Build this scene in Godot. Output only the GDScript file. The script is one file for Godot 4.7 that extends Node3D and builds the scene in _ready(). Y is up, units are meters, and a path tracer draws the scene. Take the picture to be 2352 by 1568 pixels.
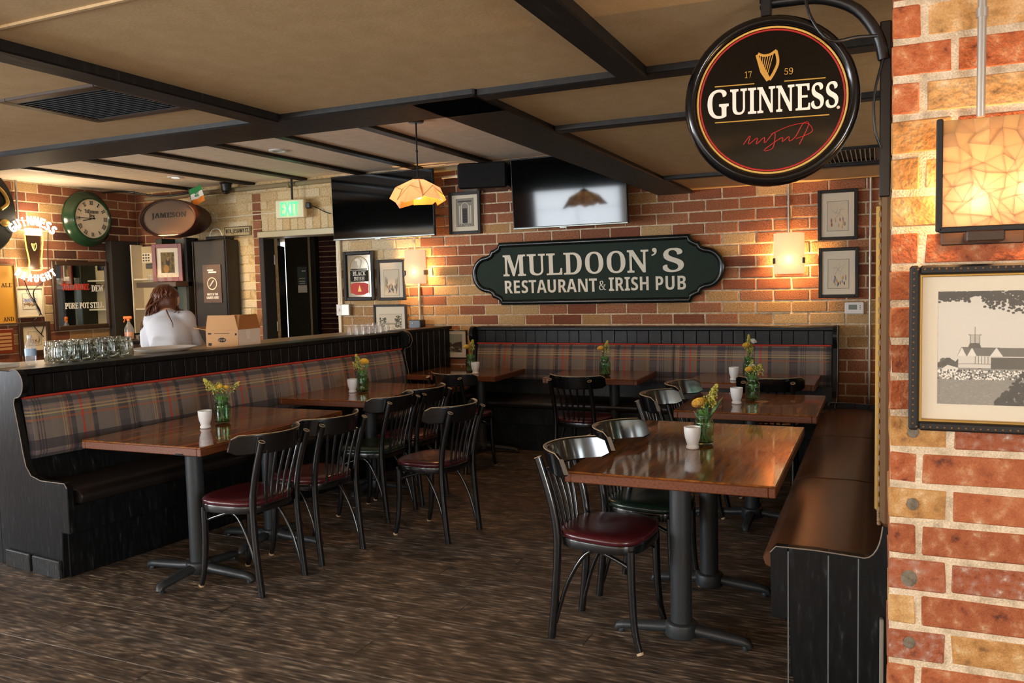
extends Node3D
# A pub dining room: brick back wall, booth benches, bentwood chairs, bar on the far side.
# World: camera at x = 0, z = 0; back wall at z = -7.75; x runs right, -z away. Metres.

var names := {}
var mats := {}
var tex := {}
var rng := RandomNumberGenerator.new()

# ------------------------------------------------------------------ scene
const ORD := ["first", "second", "third", "fourth", "fifth", "sixth"]
const LAMP_WALL := 0.95
const LAMP_PENDANT := 0.32
const LAMP_PIER := 0.11
const LAMP_SPOT := 3.6
const LAMP_NEON := 0.3
const WIN_SIDE := 23.0
const WIN_FRONT := 3.0
const WIN_CORNER := 18.0
const WIN_RIGHT := 24.0
const TV2_TURN := -1.0
const TV2_TILT := 4.0
const LAMP_GLOBE := 0.9

func _ready() -> void:
	rng.seed = 20
	var cam := Camera3D.new()
	cam.name = "camera"
	cam.fov = 45.17
	cam.near = 0.05
	cam.far = 60.0
	cam.position = Vector3(0, 1.58, 0)
	cam.rotation_degrees = Vector3(-3.944, 24.065, -1.388)
	add_child(cam)
	cam.current = true
	var we := WorldEnvironment.new()
	we.name = "environment"
	var env := Environment.new()
	env.background_mode = Environment.BG_SKY
	var sky := Sky.new()
	var sm := ProceduralSkyMaterial.new()
	sm.sky_top_color = Color("aebfd2")
	sm.sky_horizon_color = Color("dfe6ec")
	sm.ground_horizon_color = Color("c8c8c4")
	sm.ground_bottom_color = Color("8c8c88")
	sky.sky_material = sm
	env.sky = sky
	env.tonemap_mode = Environment.TONE_MAPPER_LINEAR
	env.tonemap_exposure = 1.0
	env.sdfgi_enabled = true
	env.ssao_enabled = true
	env.ssil_enabled = true
	we.environment = env
	add_child(we)
	bar_xf = Transform3D(Basis(Vector3.UP, deg_to_rad(-5.79)), Vector3(-4.138, 0, -3.068))
	make_textures()
	make_materials()
	make_bricks()
	build_room()
	furniture()
	wall_pieces()
	lamps()
	round_sign()
	pier_picture()
	side_mirror()
	bar()
	person()

# ------------------------------------------------------------------ mesh builder
class MB:
	var v := PackedVector3Array()
	var n := PackedVector3Array()
	var u := PackedVector2Array()
	var ix := PackedInt32Array()

	func vert(p: Vector3, nn: Vector3, uv := Vector2.ZERO) -> int:
		v.append(p); n.append(nn); u.append(uv)
		return v.size() - 1

	func tri_i(a: int, b: int, c: int) -> void:   # given counter-clockwise seen from outside
		ix.append(a); ix.append(c); ix.append(b)

	func tri(a: Vector3, b: Vector3, c: Vector3) -> void:
		var nn := (b - a).cross(c - a).normalized()
		tri_i(vert(a, nn), vert(b, nn), vert(c, nn))

	func quad(a: Vector3, b: Vector3, c: Vector3, d: Vector3, uv := false) -> void:
		var nn := (b - a).cross(c - a)
		if nn.length() < 1e-12: nn = (c - a).cross(d - a)
		nn = nn.normalized()
		var i := vert(a, nn, Vector2(0, 1)); vert(b, nn, Vector2(1, 1)); vert(c, nn, Vector2(1, 0)); vert(d, nn, Vector2(0, 0))
		tri_i(i, i + 1, i + 2); tri_i(i, i + 2, i + 3)

	func box(c: Vector3, s: Vector3, bev := 0.0, b := Basis(), jit := 0.0, r: RandomNumberGenerator = null) -> void:
		var h := s * 0.5
		var bb := minf(bev, minf(h.x, minf(h.y, h.z)) * 0.9)
		if bb <= 0.0:
			var p := []
			for k in 8:
				p.append(c + b * Vector3(h.x if k & 1 else -h.x, h.y if k & 2 else -h.y, h.z if k & 4 else -h.z))
			quad(p[4], p[5], p[7], p[6]); quad(p[1], p[0], p[2], p[3])
			quad(p[5], p[1], p[3], p[7]); quad(p[0], p[4], p[6], p[2])
			quad(p[6], p[7], p[3], p[2]); quad(p[0], p[1], p[5], p[4])
			return
		# 3 points per corner, pulled in from the corner along each axis
		var q := {}
		for k in 8:
			var sg := Vector3(1 if k & 1 else -1, 1 if k & 2 else -1, 1 if k & 4 else -1)
			var j := Vector3.ZERO
			if r: j = Vector3(r.randf_range(-jit, jit), r.randf_range(-jit, jit), r.randf_range(-jit, jit))
			for a in 3:
				var hh := h - Vector3(bb, bb, bb)
				hh[a] = h[a]
				q[k * 3 + a] = c + b * (hh * sg + j)
		for a in 3:
			var e := (a + 1) % 3
			var f := (a + 2) % 3
			for sgn in 2:
				var base := sgn << a
				var k0: int = base
				var k1: int = base | (1 << e)
				var k2: int = base | (1 << e) | (1 << f)
				var k3: int = base | (1 << f)
				if sgn: quad(q[k0 * 3 + a], q[k1 * 3 + a], q[k2 * 3 + a], q[k3 * 3 + a])
				else: quad(q[k0 * 3 + a], q[k3 * 3 + a], q[k2 * 3 + a], q[k1 * 3 + a])
		for a in 3:   # edges along axis a
			var e := (a + 1) % 3
			var f := (a + 2) % 3
			for se in 2:
				for sf in 2:
					var k0: int = (se << e) | (sf << f)
					var k1: int = k0 | (1 << a)
					_edge(q[k0 * 3 + e], q[k1 * 3 + e], q[k1 * 3 + f], q[k0 * 3 + f], c)
		for k in 8:
			var p0: Vector3 = q[k * 3]
			var p1: Vector3 = q[k * 3 + 1]
			var p2: Vector3 = q[k * 3 + 2]
			if (p1 - p0).cross(p2 - p0).dot(p0 - c) > 0: tri(p0, p1, p2)
			else: tri(p0, p2, p1)

	func _edge(a: Vector3, b: Vector3, c: Vector3, d: Vector3, o: Vector3) -> void:
		if (b - a).cross(c - a).dot(a - o) > 0: quad(a, b, c, d)
		else: quad(a, d, c, b)

	# smooth sheet through rows of points; outside is where (next column) x (next row) points
	func sheet(rows: Array, close_u := false, close_v := false, uv: Array = []) -> void:
		var nr := rows.size()
		var nc: int = rows[0].size()
		var acc := PackedVector3Array()
		acc.resize(nr * nc)
		var lr := nr if close_v else nr - 1
		var lc := nc if close_u else nc - 1
		for i in lr:
			for j in lc:
				var i2 := (i + 1) % nr
				var j2 := (j + 1) % nc
				var a: Vector3 = rows[i][j]
				var b: Vector3 = rows[i][j2]
				var c: Vector3 = rows[i2][j2]
				var d: Vector3 = rows[i2][j]
				var nn := (c - a).cross(d - b)
				for k in [i * nc + j, i * nc + j2, i2 * nc + j2, i2 * nc + j]: acc[k] += nn
		var o := v.size()
		for i in nr:
			for j in nc:
				var w: Vector2 = uv[i][j] if uv.size() else Vector2(float(j) / maxi(1, nc - 1), float(i) / maxi(1, nr - 1))
				vert(rows[i][j], acc[i * nc + j].normalized(), w)
		for i in lr:
			for j in lc:
				var i2 := (i + 1) % nr
				var j2 := (j + 1) % nc
				tri_i(o + i * nc + j, o + i * nc + j2, o + i2 * nc + j2)
				tri_i(o + i * nc + j, o + i2 * nc + j2, o + i2 * nc + j)

	# round tube along a path; rad is one number per point or a single number; flat squeezes the section
	func tube(path: Array, rad, sides := 8, cap := true, up := Vector3.ZERO, flat := 1.0, closed := false) -> void:
		var rows := []
		var np := path.size()
		var ref := up
		for i in np:
			var t: Vector3
			if closed: t = path[(i + 1) % np] - path[(i - 1 + np) % np]
			else: t = path[mini(i + 1, np - 1)] - path[maxi(i - 1, 0)]
			t = t.normalized()
			if ref == Vector3.ZERO: ref = Vector3.UP if absf(t.y) < 0.9 else Vector3.RIGHT
			var side := t.cross(ref).normalized()
			if side.length() < 0.5: side = t.cross(Vector3.RIGHT).normalized()
			var nrm := side.cross(t).normalized()
			if up == Vector3.ZERO: ref = nrm
			var r: float = rad[i] if rad is Array else rad
			var row := PackedVector3Array()
			for k in sides:
				var a := TAU * k / sides
				row.append(path[i] + side * cos(a) * r - nrm * sin(a) * r * flat)
			rows.append(row)
		sheet(rows, true, closed)
		if cap and not closed:
			_cap(rows[0], path[0], path[0] - path[1])
			_cap(rows[np - 1], path[np - 1], path[np - 1] - path[np - 2])

	func _cap(row, c: Vector3, out: Vector3) -> void:
		var m: int = row.size()
		for k in m:
			var a: Vector3 = row[k]
			var b: Vector3 = row[(k + 1) % m]
			if (a - c).cross(b - c).dot(out) > 0: tri(c, a, b)
			else: tri(c, b, a)

	# profile of (radius, height) turned about the y axis of xf
	func lathe(prof: Array, segs := 20, xf := Transform3D()) -> void:
		var rows := []
		for p in prof:
			var row := PackedVector3Array()
			for k in segs:
				var a := TAU * k / segs
				row.append(xf * Vector3(cos(a) * p.x, p.y, -sin(a) * p.x))
			rows.append(row)
		sheet(rows, true)

	# outline in x-y pushed along z from z0 to z1 (z1 > z0)
	func prism(poly: PackedVector2Array, z0: float, z1: float, xf := Transform3D(), bev := 0.0) -> void:
		var pp := poly
		if Geometry2D.is_polygon_clockwise(pp):
			pp = poly.duplicate(); pp.reverse()
		var inn := pp
		if bev > 0.0:
			inn = PackedVector2Array()
			var m := pp.size()
			for i in m:
				var e0 := (pp[i] - pp[(i - 1 + m) % m]).normalized()
				var e1 := (pp[(i + 1) % m] - pp[i]).normalized()
				var d := (Vector2(-e0.y, e0.x) + Vector2(-e1.y, e1.x))
				d = d.normalized() / maxf(0.5, cos(e0.angle_to(e1) * 0.5))
				inn.append(pp[i] + d * bev)
		var t := Geometry2D.triangulate_polygon(inn)
		for k in range(0, t.size(), 3):
			var a := inn[t[k]]
			var b := inn[t[k + 1]]
			var c := inn[t[k + 2]]
			if (b - a).cross(c - a) < 0:
				var w := b
				b = c; c = w
			tri(xf * Vector3(a.x, a.y, z1), xf * Vector3(b.x, b.y, z1), xf * Vector3(c.x, c.y, z1))
			tri(xf * Vector3(a.x, a.y, z0), xf * Vector3(c.x, c.y, z0), xf * Vector3(b.x, b.y, z0))
		var m := pp.size()
		for i in m:
			var a := pp[i]
			var b := pp[(i + 1) % m]
			var a2 := inn[i]
			var b2 := inn[(i + 1) % m]
			quad(xf * Vector3(a.x, a.y, z0 + bev), xf * Vector3(b.x, b.y, z0 + bev), xf * Vector3(b.x, b.y, z1 - bev), xf * Vector3(a.x, a.y, z1 - bev))
			if bev > 0.0:
				quad(xf * Vector3(a.x, a.y, z1 - bev), xf * Vector3(b.x, b.y, z1 - bev), xf * Vector3(b2.x, b2.y, z1), xf * Vector3(a2.x, a2.y, z1))
				quad(xf * Vector3(b.x, b.y, z0 + bev), xf * Vector3(a.x, a.y, z0 + bev), xf * Vector3(a2.x, a2.y, z0), xf * Vector3(b2.x, b2.y, z0))

	func ball(c: Vector3, r: Vector3, seg := 10, ring := 7) -> void:
		var rows := []
		for i in ring + 1:
			var a := -PI / 2 + PI * i / ring
			var row := PackedVector3Array()
			for k in seg:
				var b := TAU * k / seg
				row.append(c + Vector3(cos(a) * cos(b) * r.x, sin(a) * r.y, -cos(a) * sin(b) * r.z))
			rows.append(row)
		sheet(rows, true)

	func mesh() -> ArrayMesh:
		var a := []
		a.resize(Mesh.ARRAY_MAX)
		a[Mesh.ARRAY_VERTEX] = v; a[Mesh.ARRAY_NORMAL] = n; a[Mesh.ARRAY_TEX_UV] = u; a[Mesh.ARRAY_INDEX] = ix
		var m := ArrayMesh.new()
		m.add_surface_from_arrays(Mesh.PRIMITIVE_TRIANGLES, a)
		return m

func arc(cx: float, cy: float, rx: float, ry: float, a0: float, a1: float, steps: int) -> PackedVector2Array:
	var p := PackedVector2Array()
	for i in steps + 1:
		var a := deg_to_rad(lerpf(a0, a1, float(i) / steps))
		p.append(Vector2(cx + cos(a) * rx, cy + sin(a) * ry))
	return p

func smooth_path(pts: Array, steps: int) -> Array:
	var c := Curve3D.new()
	var m := pts.size()
	for i in m:
		var t: Vector3 = (pts[mini(i + 1, m - 1)] - pts[maxi(i - 1, 0)]) / 6.0
		c.add_point(pts[i], -t, t)
	var out := []
	for i in steps + 1: out.append(c.samplef(float(i) / steps * (m - 1)))
	return out

# ------------------------------------------------------------------ nodes
func numbered(called: String) -> String:
	var k: int = names.get(called, -1) + 1
	names[called] = k
	return called if k == 0 else "%s_%03d" % [called, k]

func meta(o: Node, label: String, category: String, group := "", kind := "") -> void:
	if label: o.set_meta("label", label)
	if category: o.set_meta("category", category)
	if group: o.set_meta("group", group)
	if kind: o.set_meta("kind", kind)

func thing(called: String, label: String, category: String, at := Vector3.ZERO, turn := 0.0, group := "") -> Node3D:
	var o := Node3D.new()
	o.name = numbered(called)
	add_child(o, true)
	o.position = at
	o.rotation_degrees.y = turn
	meta(o, label, category, group)
	return o

func part(called: String, m, mat: Material, parent: Node3D, at := Vector3.ZERO, rot := Vector3.ZERO, sc := Vector3.ONE) -> MeshInstance3D:
	var o := MeshInstance3D.new()
	o.name = called
	o.mesh = m.mesh() if m is MB else m
	o.material_override = mat
	o.position = at
	o.rotation_degrees = rot
	o.scale = sc
	o.cast_shadow = GeometryInstance3D.SHADOW_CASTING_SETTING_ON
	parent.add_child(o, true)
	return o

func single(called: String, m, mat: Material, label: String, category: String, at := Vector3.ZERO, rot := Vector3.ZERO, group := "") -> MeshInstance3D:
	var o := part(numbered(called), m, mat, self, at, rot)
	meta(o, label, category, group)
	return o

func struct(called: String, m, mat: Material, at := Vector3.ZERO) -> MeshInstance3D:
	var o := part(numbered(called), m, mat, self, at)
	o.set_meta("kind", "structure")
	return o

func copy(o: Node3D, base: String, label: String) -> Node3D:
	var c: Node3D = o.duplicate()
	c.name = numbered(base)
	add_child(c, true)
	c.set_meta("label", label)
	return c

# ------------------------------------------------------------------ textures
func noise_bytes(w: int, h: int, freq: float, sd: int, oct := 4, kind := FastNoiseLite.TYPE_SIMPLEX_SMOOTH, stretch_x := 1.0, stretch_y := 1.0) -> PackedByteArray:
	var f := FastNoiseLite.new()
	f.seed = sd
	f.noise_type = kind
	f.frequency = freq
	f.fractal_octaves = oct
	f.fractal_type = FastNoiseLite.FRACTAL_FBM if oct > 1 else FastNoiseLite.FRACTAL_NONE
	var im := f.get_seamless_image(maxi(8, int(w / stretch_x)), maxi(8, int(h / stretch_y)))
	im.convert(Image.FORMAT_L8)
	if stretch_x != 1.0 or stretch_y != 1.0: im.resize(w, h, Image.INTERPOLATE_CUBIC)
	return im.get_data()

func grey_tex(b: PackedByteArray, w: int, h: int) -> ImageTexture:
	return ImageTexture.create_from_image(Image.create_from_data(w, h, false, Image.FORMAT_L8, b))

# colour from a ramp driven by noise a, with fine noise f laid over it
func ramp_tex(w: int, h: int, a: PackedByteArray, f: PackedByteArray, ramp: Gradient, fine: float) -> ImageTexture:
	var lut := []
	for i in 256: lut.append(ramp.sample(i / 255.0))
	var out := PackedByteArray()
	out.resize(w * h * 3)
	for i in w * h:
		var c: Color = lut[a[i]]
		var k := 255.0 * (1.0 + fine * (f[i] / 127.5 - 1.0))
		out[i * 3] = clampi(int(c.r * k), 0, 255)
		out[i * 3 + 1] = clampi(int(c.g * k), 0, 255)
		out[i * 3 + 2] = clampi(int(c.b * k), 0, 255)
	var im := Image.create_from_data(w, h, false, Image.FORMAT_RGB8, out)
	return ImageTexture.create_from_image(im)

func grad(stops: Array) -> Gradient:
	var g := Gradient.new()
	var o := PackedFloat32Array()
	var c := PackedColorArray()
	for s in stops:
		o.append(s[0]); c.append(Color(s[1]))
	g.offsets = o
	g.colors = c
	return g

func mat(called: String, col: String, rough: float, metal := 0.0) -> StandardMaterial3D:
	if mats.has(called): return mats[called]
	var m := StandardMaterial3D.new()
	m.resource_name = called
	m.albedo_color = Color(col)
	m.roughness = rough
	m.metallic = metal
	mats[called] = m
	return m

func tri_map(m: StandardMaterial3D, t: Texture2D, scale: float, world := true, bump: Texture2D = null, depth := 0.0, rough: Texture2D = null) -> StandardMaterial3D:
	if t: m.albedo_texture = t
	m.uv1_triplanar = true
	m.uv1_world_triplanar = world
	m.uv1_scale = Vector3(scale, scale, scale)
	m.uv1_triplanar_sharpness = 6.0
	if bump:
		m.heightmap_enabled = true
		m.heightmap_texture = bump
		m.heightmap_scale = depth
	if rough: m.roughness_texture = rough
	return m

func glow(called: String, col: String, energy: float) -> StandardMaterial3D:
	var m := mat(called, col, 0.5)
	m.emission_enabled = true
	m.emission = Color(col)
	m.emission_energy_multiplier = energy
	return m

func make_textures() -> void:
	var S := 512
	var f1 := noise_bytes(S, S, 0.18, 3, 3)
	var m1 := noise_bytes(S, S, 0.02, 7, 5)
	var m2 := noise_bytes(S, S, 0.045, 11, 4)
	# brick faces in full colour: fired body, dark fissures in the tail of the noise, lime smears in its head
	var m3 := noise_bytes(S, S, 0.016, 17, 4)
	tex.brick = ramp_tex(S, S, m2, f1, grad([[0.0, "b4a89c"], [0.3, "d6ccc2"], [0.5, "e8e0d6"], [0.75, "f6f0e8"], [1.0, "ffffff"]]), 0.13)
	tex.brick_h = grey_tex(noise_bytes(S, S, 0.06, 21, 5), S, S)
	tex.pier_red = ramp_tex(S, S, m3, f1, grad([[0.0, "5c3626"], [0.14, "965234"], [0.3, "b2663e"], [0.52, "ba6e46"], [0.7, "c48058"], [0.84, "d2a07c"], [0.94, "e6d0b4"], [1.0, "f0e4ce"]]), 0.1)
	tex.pier_mauve = ramp_tex(S, S, m1, f1, grad([[0.0, "7e4630"], [0.25, "ac623e"], [0.45, "b66e4c"], [0.62, "b67e66"], [0.78, "c09684"], [0.9, "dcc4ae"], [1.0, "eee0ca"]]), 0.1)
	tex.pier_buff = ramp_tex(S, S, m3, f1, grad([[0.0, "7c5c3e"], [0.18, "b08450"], [0.4, "c4965c"], [0.6, "cca26c"], [0.78, "d6b282"], [1.0, "eedcb6"]]), 0.1)
	tex.plaster = ramp_tex(S, S, m1, f1, grad([[0.0, "f0ece4"], [0.5, "f8f4ee"], [1.0, "ffffff"]]), 0.05)
	tex.mortar = ramp_tex(S, S, m1, f1, grad([[0.0, "b4a692"], [0.5, "dccfba"], [1.0, "ece2d2"]]), 0.12)
	# floor boards: dark stain worn through along the grain (grain runs along x)
	var ga := noise_bytes(1024, S, 0.11, 31, 5, FastNoiseLite.TYPE_SIMPLEX_SMOOTH, 12.0, 1.0)
	var gb := noise_bytes(1024, S, 0.02, 33, 5, FastNoiseLite.TYPE_SIMPLEX_SMOOTH, 3.0, 1.0)
	tex.floor = ramp_tex(1024, S, ga, gb, grad([[0.0, "36302b"], [0.3, "4c433b"], [0.52, "60554b"], [0.66, "74675a"], [0.78, "928678"], [0.9, "b4a898"], [1.0, "d0c4b2"]]), 0.36)
	tex.floor_h = grey_tex(ga, 1024, S)
	# table tops: red brown with streaks along z
	var ta := noise_bytes(S, 1024, 0.03, 41, 4, FastNoiseLite.TYPE_SIMPLEX_SMOOTH, 1.0, 20.0)
	var tb := noise_bytes(S, 1024, 0.14, 43, 2, FastNoiseLite.TYPE_SIMPLEX_SMOOTH, 1.0, 40.0)
	tex.table = ramp_tex(S, 1024, ta, tb, grad([[0.0, "583010"], [0.35, "784418"], [0.6, "905620"], [0.85, "a4682c"], [1.0, "b47a38"]]), 0.1)
	tex.scuff = grey_tex(m2, S, S)
	# black paint with worn specks
	var ba := noise_bytes(S, S, 0.05, 51, 5, FastNoiseLite.TYPE_SIMPLEX_SMOOTH, 1.0, 5.0)
	tex.black = ramp_tex(S, S, ba, f1, grad([[0.0, "141516"], [0.55, "202224"], [0.74, "2c2e30"], [0.86, "4a4c4e"], [1.0, "8c8a86"]]), 0.2)
	tex.black_h = grey_tex(ba, S, S)
	tex.fine = grey_tex(f1, S, S)
	tex.soft = grey_tex(m1, S, S)
	# tartan cloth: 0.62 m across, 0.37 m down
	var w := 620
	var h := 370
	var im := Image.create(w, h, false, Image.FORMAT_RGB8)
	im.fill(Color("80766e"))
	var across := [[0, 70, "3a3a42", 0.55], [92, 10, "3f3a3e", 0.6], [110, 8, "3f3a3e", 0.6], [128, 8, "3f3a3e", 0.6], [178, 46, "8c8279", 0.5], [250, 9, "b99a6c", 0.7], [266, 6, "c2a878", 0.7], [282, 12, "8a4a38", 0.75], [300, 30, "33323c", 0.6], [372, 12, "d63a26", 0.95], [392, 26, "8e7668", 0.6], [420, 12, "b4703c", 0.75], [440, 30, "33333c", 0.6], [520, 60, "8a8076", 0.35], [590, 14, "b28a5c", 0.5]]
	var down := [[0, 14, "d8402a", 0.95], [26, 26, "2e3440", 0.6], [62, 12, "a8826e", 0.6], [86, 10, "cda878", 0.75], [106, 9, "d8c078", 0.75], [134, 14, "b86a4a", 0.7], [160, 60, "8a8078", 0.3], [258, 60, "2a2c38", 0.65], [330, 7, "7a5a86", 0.6], [345, 25, "2c2c34", 0.6]]
	for s in across:
		for x in range(s[0], mini(w, s[0] + s[1])):
			for y in h: im.set_pixel(x, y, im.get_pixel(x, y).lerp(Color(s[2]), s[3]))
	for s in down:
		for y in range(s[0], mini(h, s[0] + s[1])):
			for x in w: im.set_pixel(x, y, im.get_pixel(x, y).lerp(Color(s[2]), s[3] * 0.8))
	for y in h:
		for x in w:
			if (x + y) % 4 < 2: im.set_pixel(x, y, im.get_pixel(x, y) * 0.86)
	tex.plaid = ImageTexture.create_from_image(im)

# ------------------------------------------------------------------ materials
func make_materials() -> void:
	var black := tri_map(mat("black_paint", "8c9296", 0.42), tex.black, 1.3, true, tex.black_h, 0.05)
	black.metallic_specular = 0.4
	var chairm := tri_map(mat("black_lacquer", "2a2b2c", 0.26), tex.fine, 3.0, false)
	chairm.albedo_color = Color("26282a")
	chairm.roughness = 0.24
	chairm.clearcoat_enabled = true
	chairm.clearcoat = 1.0
	chairm.clearcoat_roughness = 0.1
	tri_map(mat("beam_stain", "8c8076", 0.5), tex.black, 0.9, true, tex.black_h, 0.08)
	tri_map(mat("pedestal_iron", "5c646a", 0.42), tex.fine, 5.0, true, tex.fine, 0.02)
	var tb := tri_map(mat("table_wood", "ffffff", 0.4), tex.table, 1.1, true)
	tb.metallic_specular = 0.15
	tb.clearcoat_enabled = true
	tb.clearcoat = 1.0
	tb.clearcoat_roughness = 0.07
	tri_map(mat("table_edge", "784424", 0.38), tex.brick, 3.0, true)
	var vb := tri_map(mat("brown_vinyl", "64402a", 0.27), tex.soft, 2.0, true, tex.fine, 0.012)
	vb.albedo_texture = null
	var vk := tri_map(mat("black_vinyl", "1e1a18", 0.36), null, 2.0, true, tex.fine, 0.012)
	vk.metallic_specular = 0.5
	mat("burgundy_vinyl", "43151a", 0.24)
	mat("green_vinyl", "1a2a22", 0.24)
	var pl := mat("tartan", "ffffff", 0.92)
	pl.albedo_texture = tex.plaid
	pl.rim_enabled = true
	pl.rim = 0.25
	mat("red_piping", "b43a28", 0.7)
	mat("worn_wood", "b49a78", 0.6)
	tri_map(mat("front_ceiling", "ccb084", 0.8), tex.plaster, 0.7, true, tex.fine, 0.03)
	tri_map(mat("tray_ceiling", "f4e8d6", 0.8), tex.plaster, 0.7, true, tex.fine, 0.03)
	tri_map(mat("mortar", "f6ecdc", 0.95), tex.mortar, 1.5, true, tex.fine, 0.2)
	tri_map(mat("cream_mortar", "f0dcb0", 0.9), tex.mortar, 1.5, true, tex.fine, 0.15)
	mat("galvanised", "b4b0a6", 0.4, 0.7)
	mat("cream_paint", "e6d8b8", 0.5)
	mat("gilt", "b8924c", 0.38, 0.6)
	mat("dark_gilt", "6e5030", 0.45, 0.4)
	mat("frame_black", "1a1613", 0.6)
	mat("frame_brown", "3c2a1e", 0.4)
	mat("frame_red", "7a3018", 0.35)
	mat("matboard", "e2d6be", 0.9)
	mat("plastic_black", "101112", 0.35)
	mat("screen", "050606", 0.06)
	mat("white_plastic", "e6e4de", 0.45)
	mat("letters_cream", "e8e0cc", 0.6)
	mat("paper_white", "eeeae0", 0.9)
	tri_map(mat("sign_green", "17281c", 0.8), tex.black, 1.5, true, tex.black_h, 0.1)
	mats.sign_green.albedo_texture = null
	mat("brick_plain", "8a4a34", 0.9)
	tri_map(mat("bar_wood", "a89070", 0.45), tex.table, 0.8)
	mats.bar_wood.albedo_texture = null
	tri_map(mat("grey_board", "5c564e", 0.7), tex.fine, 1.5)
	mat("mirror_glass", "d8dcd8", 0.03, 1.0)
	var g := mat("clear_glass", "f2faf6", 0.04)
	g.transparency = BaseMaterial3D.TRANSPARENCY_ALPHA
	g.albedo_color.a = 0.025
	var cp := mat("clear_plastic", "eef4f8", 0.12)
	cp.transparency = BaseMaterial3D.TRANSPARENCY_ALPHA
	cp.albedo_color.a = 0.16
	var sg := mat("solid_glass", "f4faf6", 0.02)
	sg.refraction_enabled = true
	sg.refraction_scale = 0.05
	sg.albedo_color.a = 0.0
	var gg := mat("green_glass", "8fd0a4", 0.05)
	gg.albedo_color = Color("c4e8cc")
	gg.albedo_color.a = 0.0
	gg.roughness = 0.02
	gg.refraction_enabled = true
	gg.refraction_scale = 0.05
	var fr := mat("frosted_glass", "fafcfc", 0.45)
	fr.backlight_enabled = true
	fr.backlight = Color(0.6, 0.6, 0.6)
	for q in [["petal_yellow", "fcd84c"], ["sprig_yellow", "d4cc58"], ["leaf_green", "4a8a34"], ["stem_green", "68aa48"]]:
		mat(q[0], q[1], 0.55).backlight_enabled = true
		mats[q[0]].backlight = Color(0.7, 0.7, 0.7)
	mat("petal_yellow", "fcd84c", 0.6)
	mat("petal_white", "f2f0ea", 0.6)
	mat("card", "b98a5a", 0.85)
	mat("card_inside", "a8703c", 0.9)
	mat("card_white", "e4dcd0", 0.85)
	mat("orange_plastic", "f07a1e", 0.4)
	mat("skin", "d8a486", 0.55)
	mat("sweatshirt", "c4c4c8", 0.92)
	mat("trousers", "1c1e26", 0.9)
	tri_map(mat("hair", "b4602e", 0.42), tex.fine, 6.0)
	mat("clock_green", "1f3a24", 0.18)
	mat("print_black", "181614", 0.8)
	mat("print_red", "c4301c", 0.6)
	mat("print_gold", "c49a44", 0.4, 0.3)
	mat("beige_board", "c8b48c", 0.8)

# ------------------------------------------------------------------ bricks
const CO := 0.105          # course height
const BL := 0.305          # brick length with its joint
var brick_meshes := []
var brick_kinds := {}
var pier_kinds := {}

func make_bricks() -> void:
	for k in 6:
		var b := MB.new()
		b.box(Vector3.ZERO, Vector3(BL - 0.013, CO - 0.013, 0.05), 0.005, Basis(), 0.0016, rng)
		brick_meshes.append(b.mesh())
	for s in [["red", ["a0684a", "aa7252", "966048", "b07a5a", "8e563e"]], ["buff", ["ccae80", "c4a272", "d2b88a", "bc9668", "c09a6a"]], ["cream", ["f2e2b8", "ecd8aa", "f6e8c4", "e8d0a0"]], ["plum", ["5a3236", "4c2a30", "64383a", "563034"]], ["dark", ["6a4030", "5c382c"]]]:
		var list := []
		for k in s[1].size():
			var m := mat("brick_%s_%d" % [s[0], k], s[1][k], 0.88)
			tri_map(m, tex.brick, 2.2 if k % 2 else 2.9, true, tex.brick_h, 0.2)
			list.append(m)
		brick_kinds[s[0]] = list
	for s in [["red", ["pier_red", "pier_mauve", "pier_red", "pier_red", "pier_mauve"], ["ece4d8", "e8e0d8", "dcd0c4", "ecdccc", "e0d4cc"]], ["buff", ["pier_buff", "pier_buff", "pier_red"], ["ffffff", "f0e4d4", "fff0dc"]]]:
		var list := []
		for k in s[1].size():
			var m := mat("pier_brick_%s_%d" % [s[0], k], s[2][k], 0.9)
			tri_map(m, tex[s[1][k]], 1.5 + 0.25 * k, true, tex.brick_h, 0.3)
			m.uv1_offset = Vector3(0.31 * k, 0.17 * k, 0.0)
			list.append(m)
		pier_kinds[s[0]] = list

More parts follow.
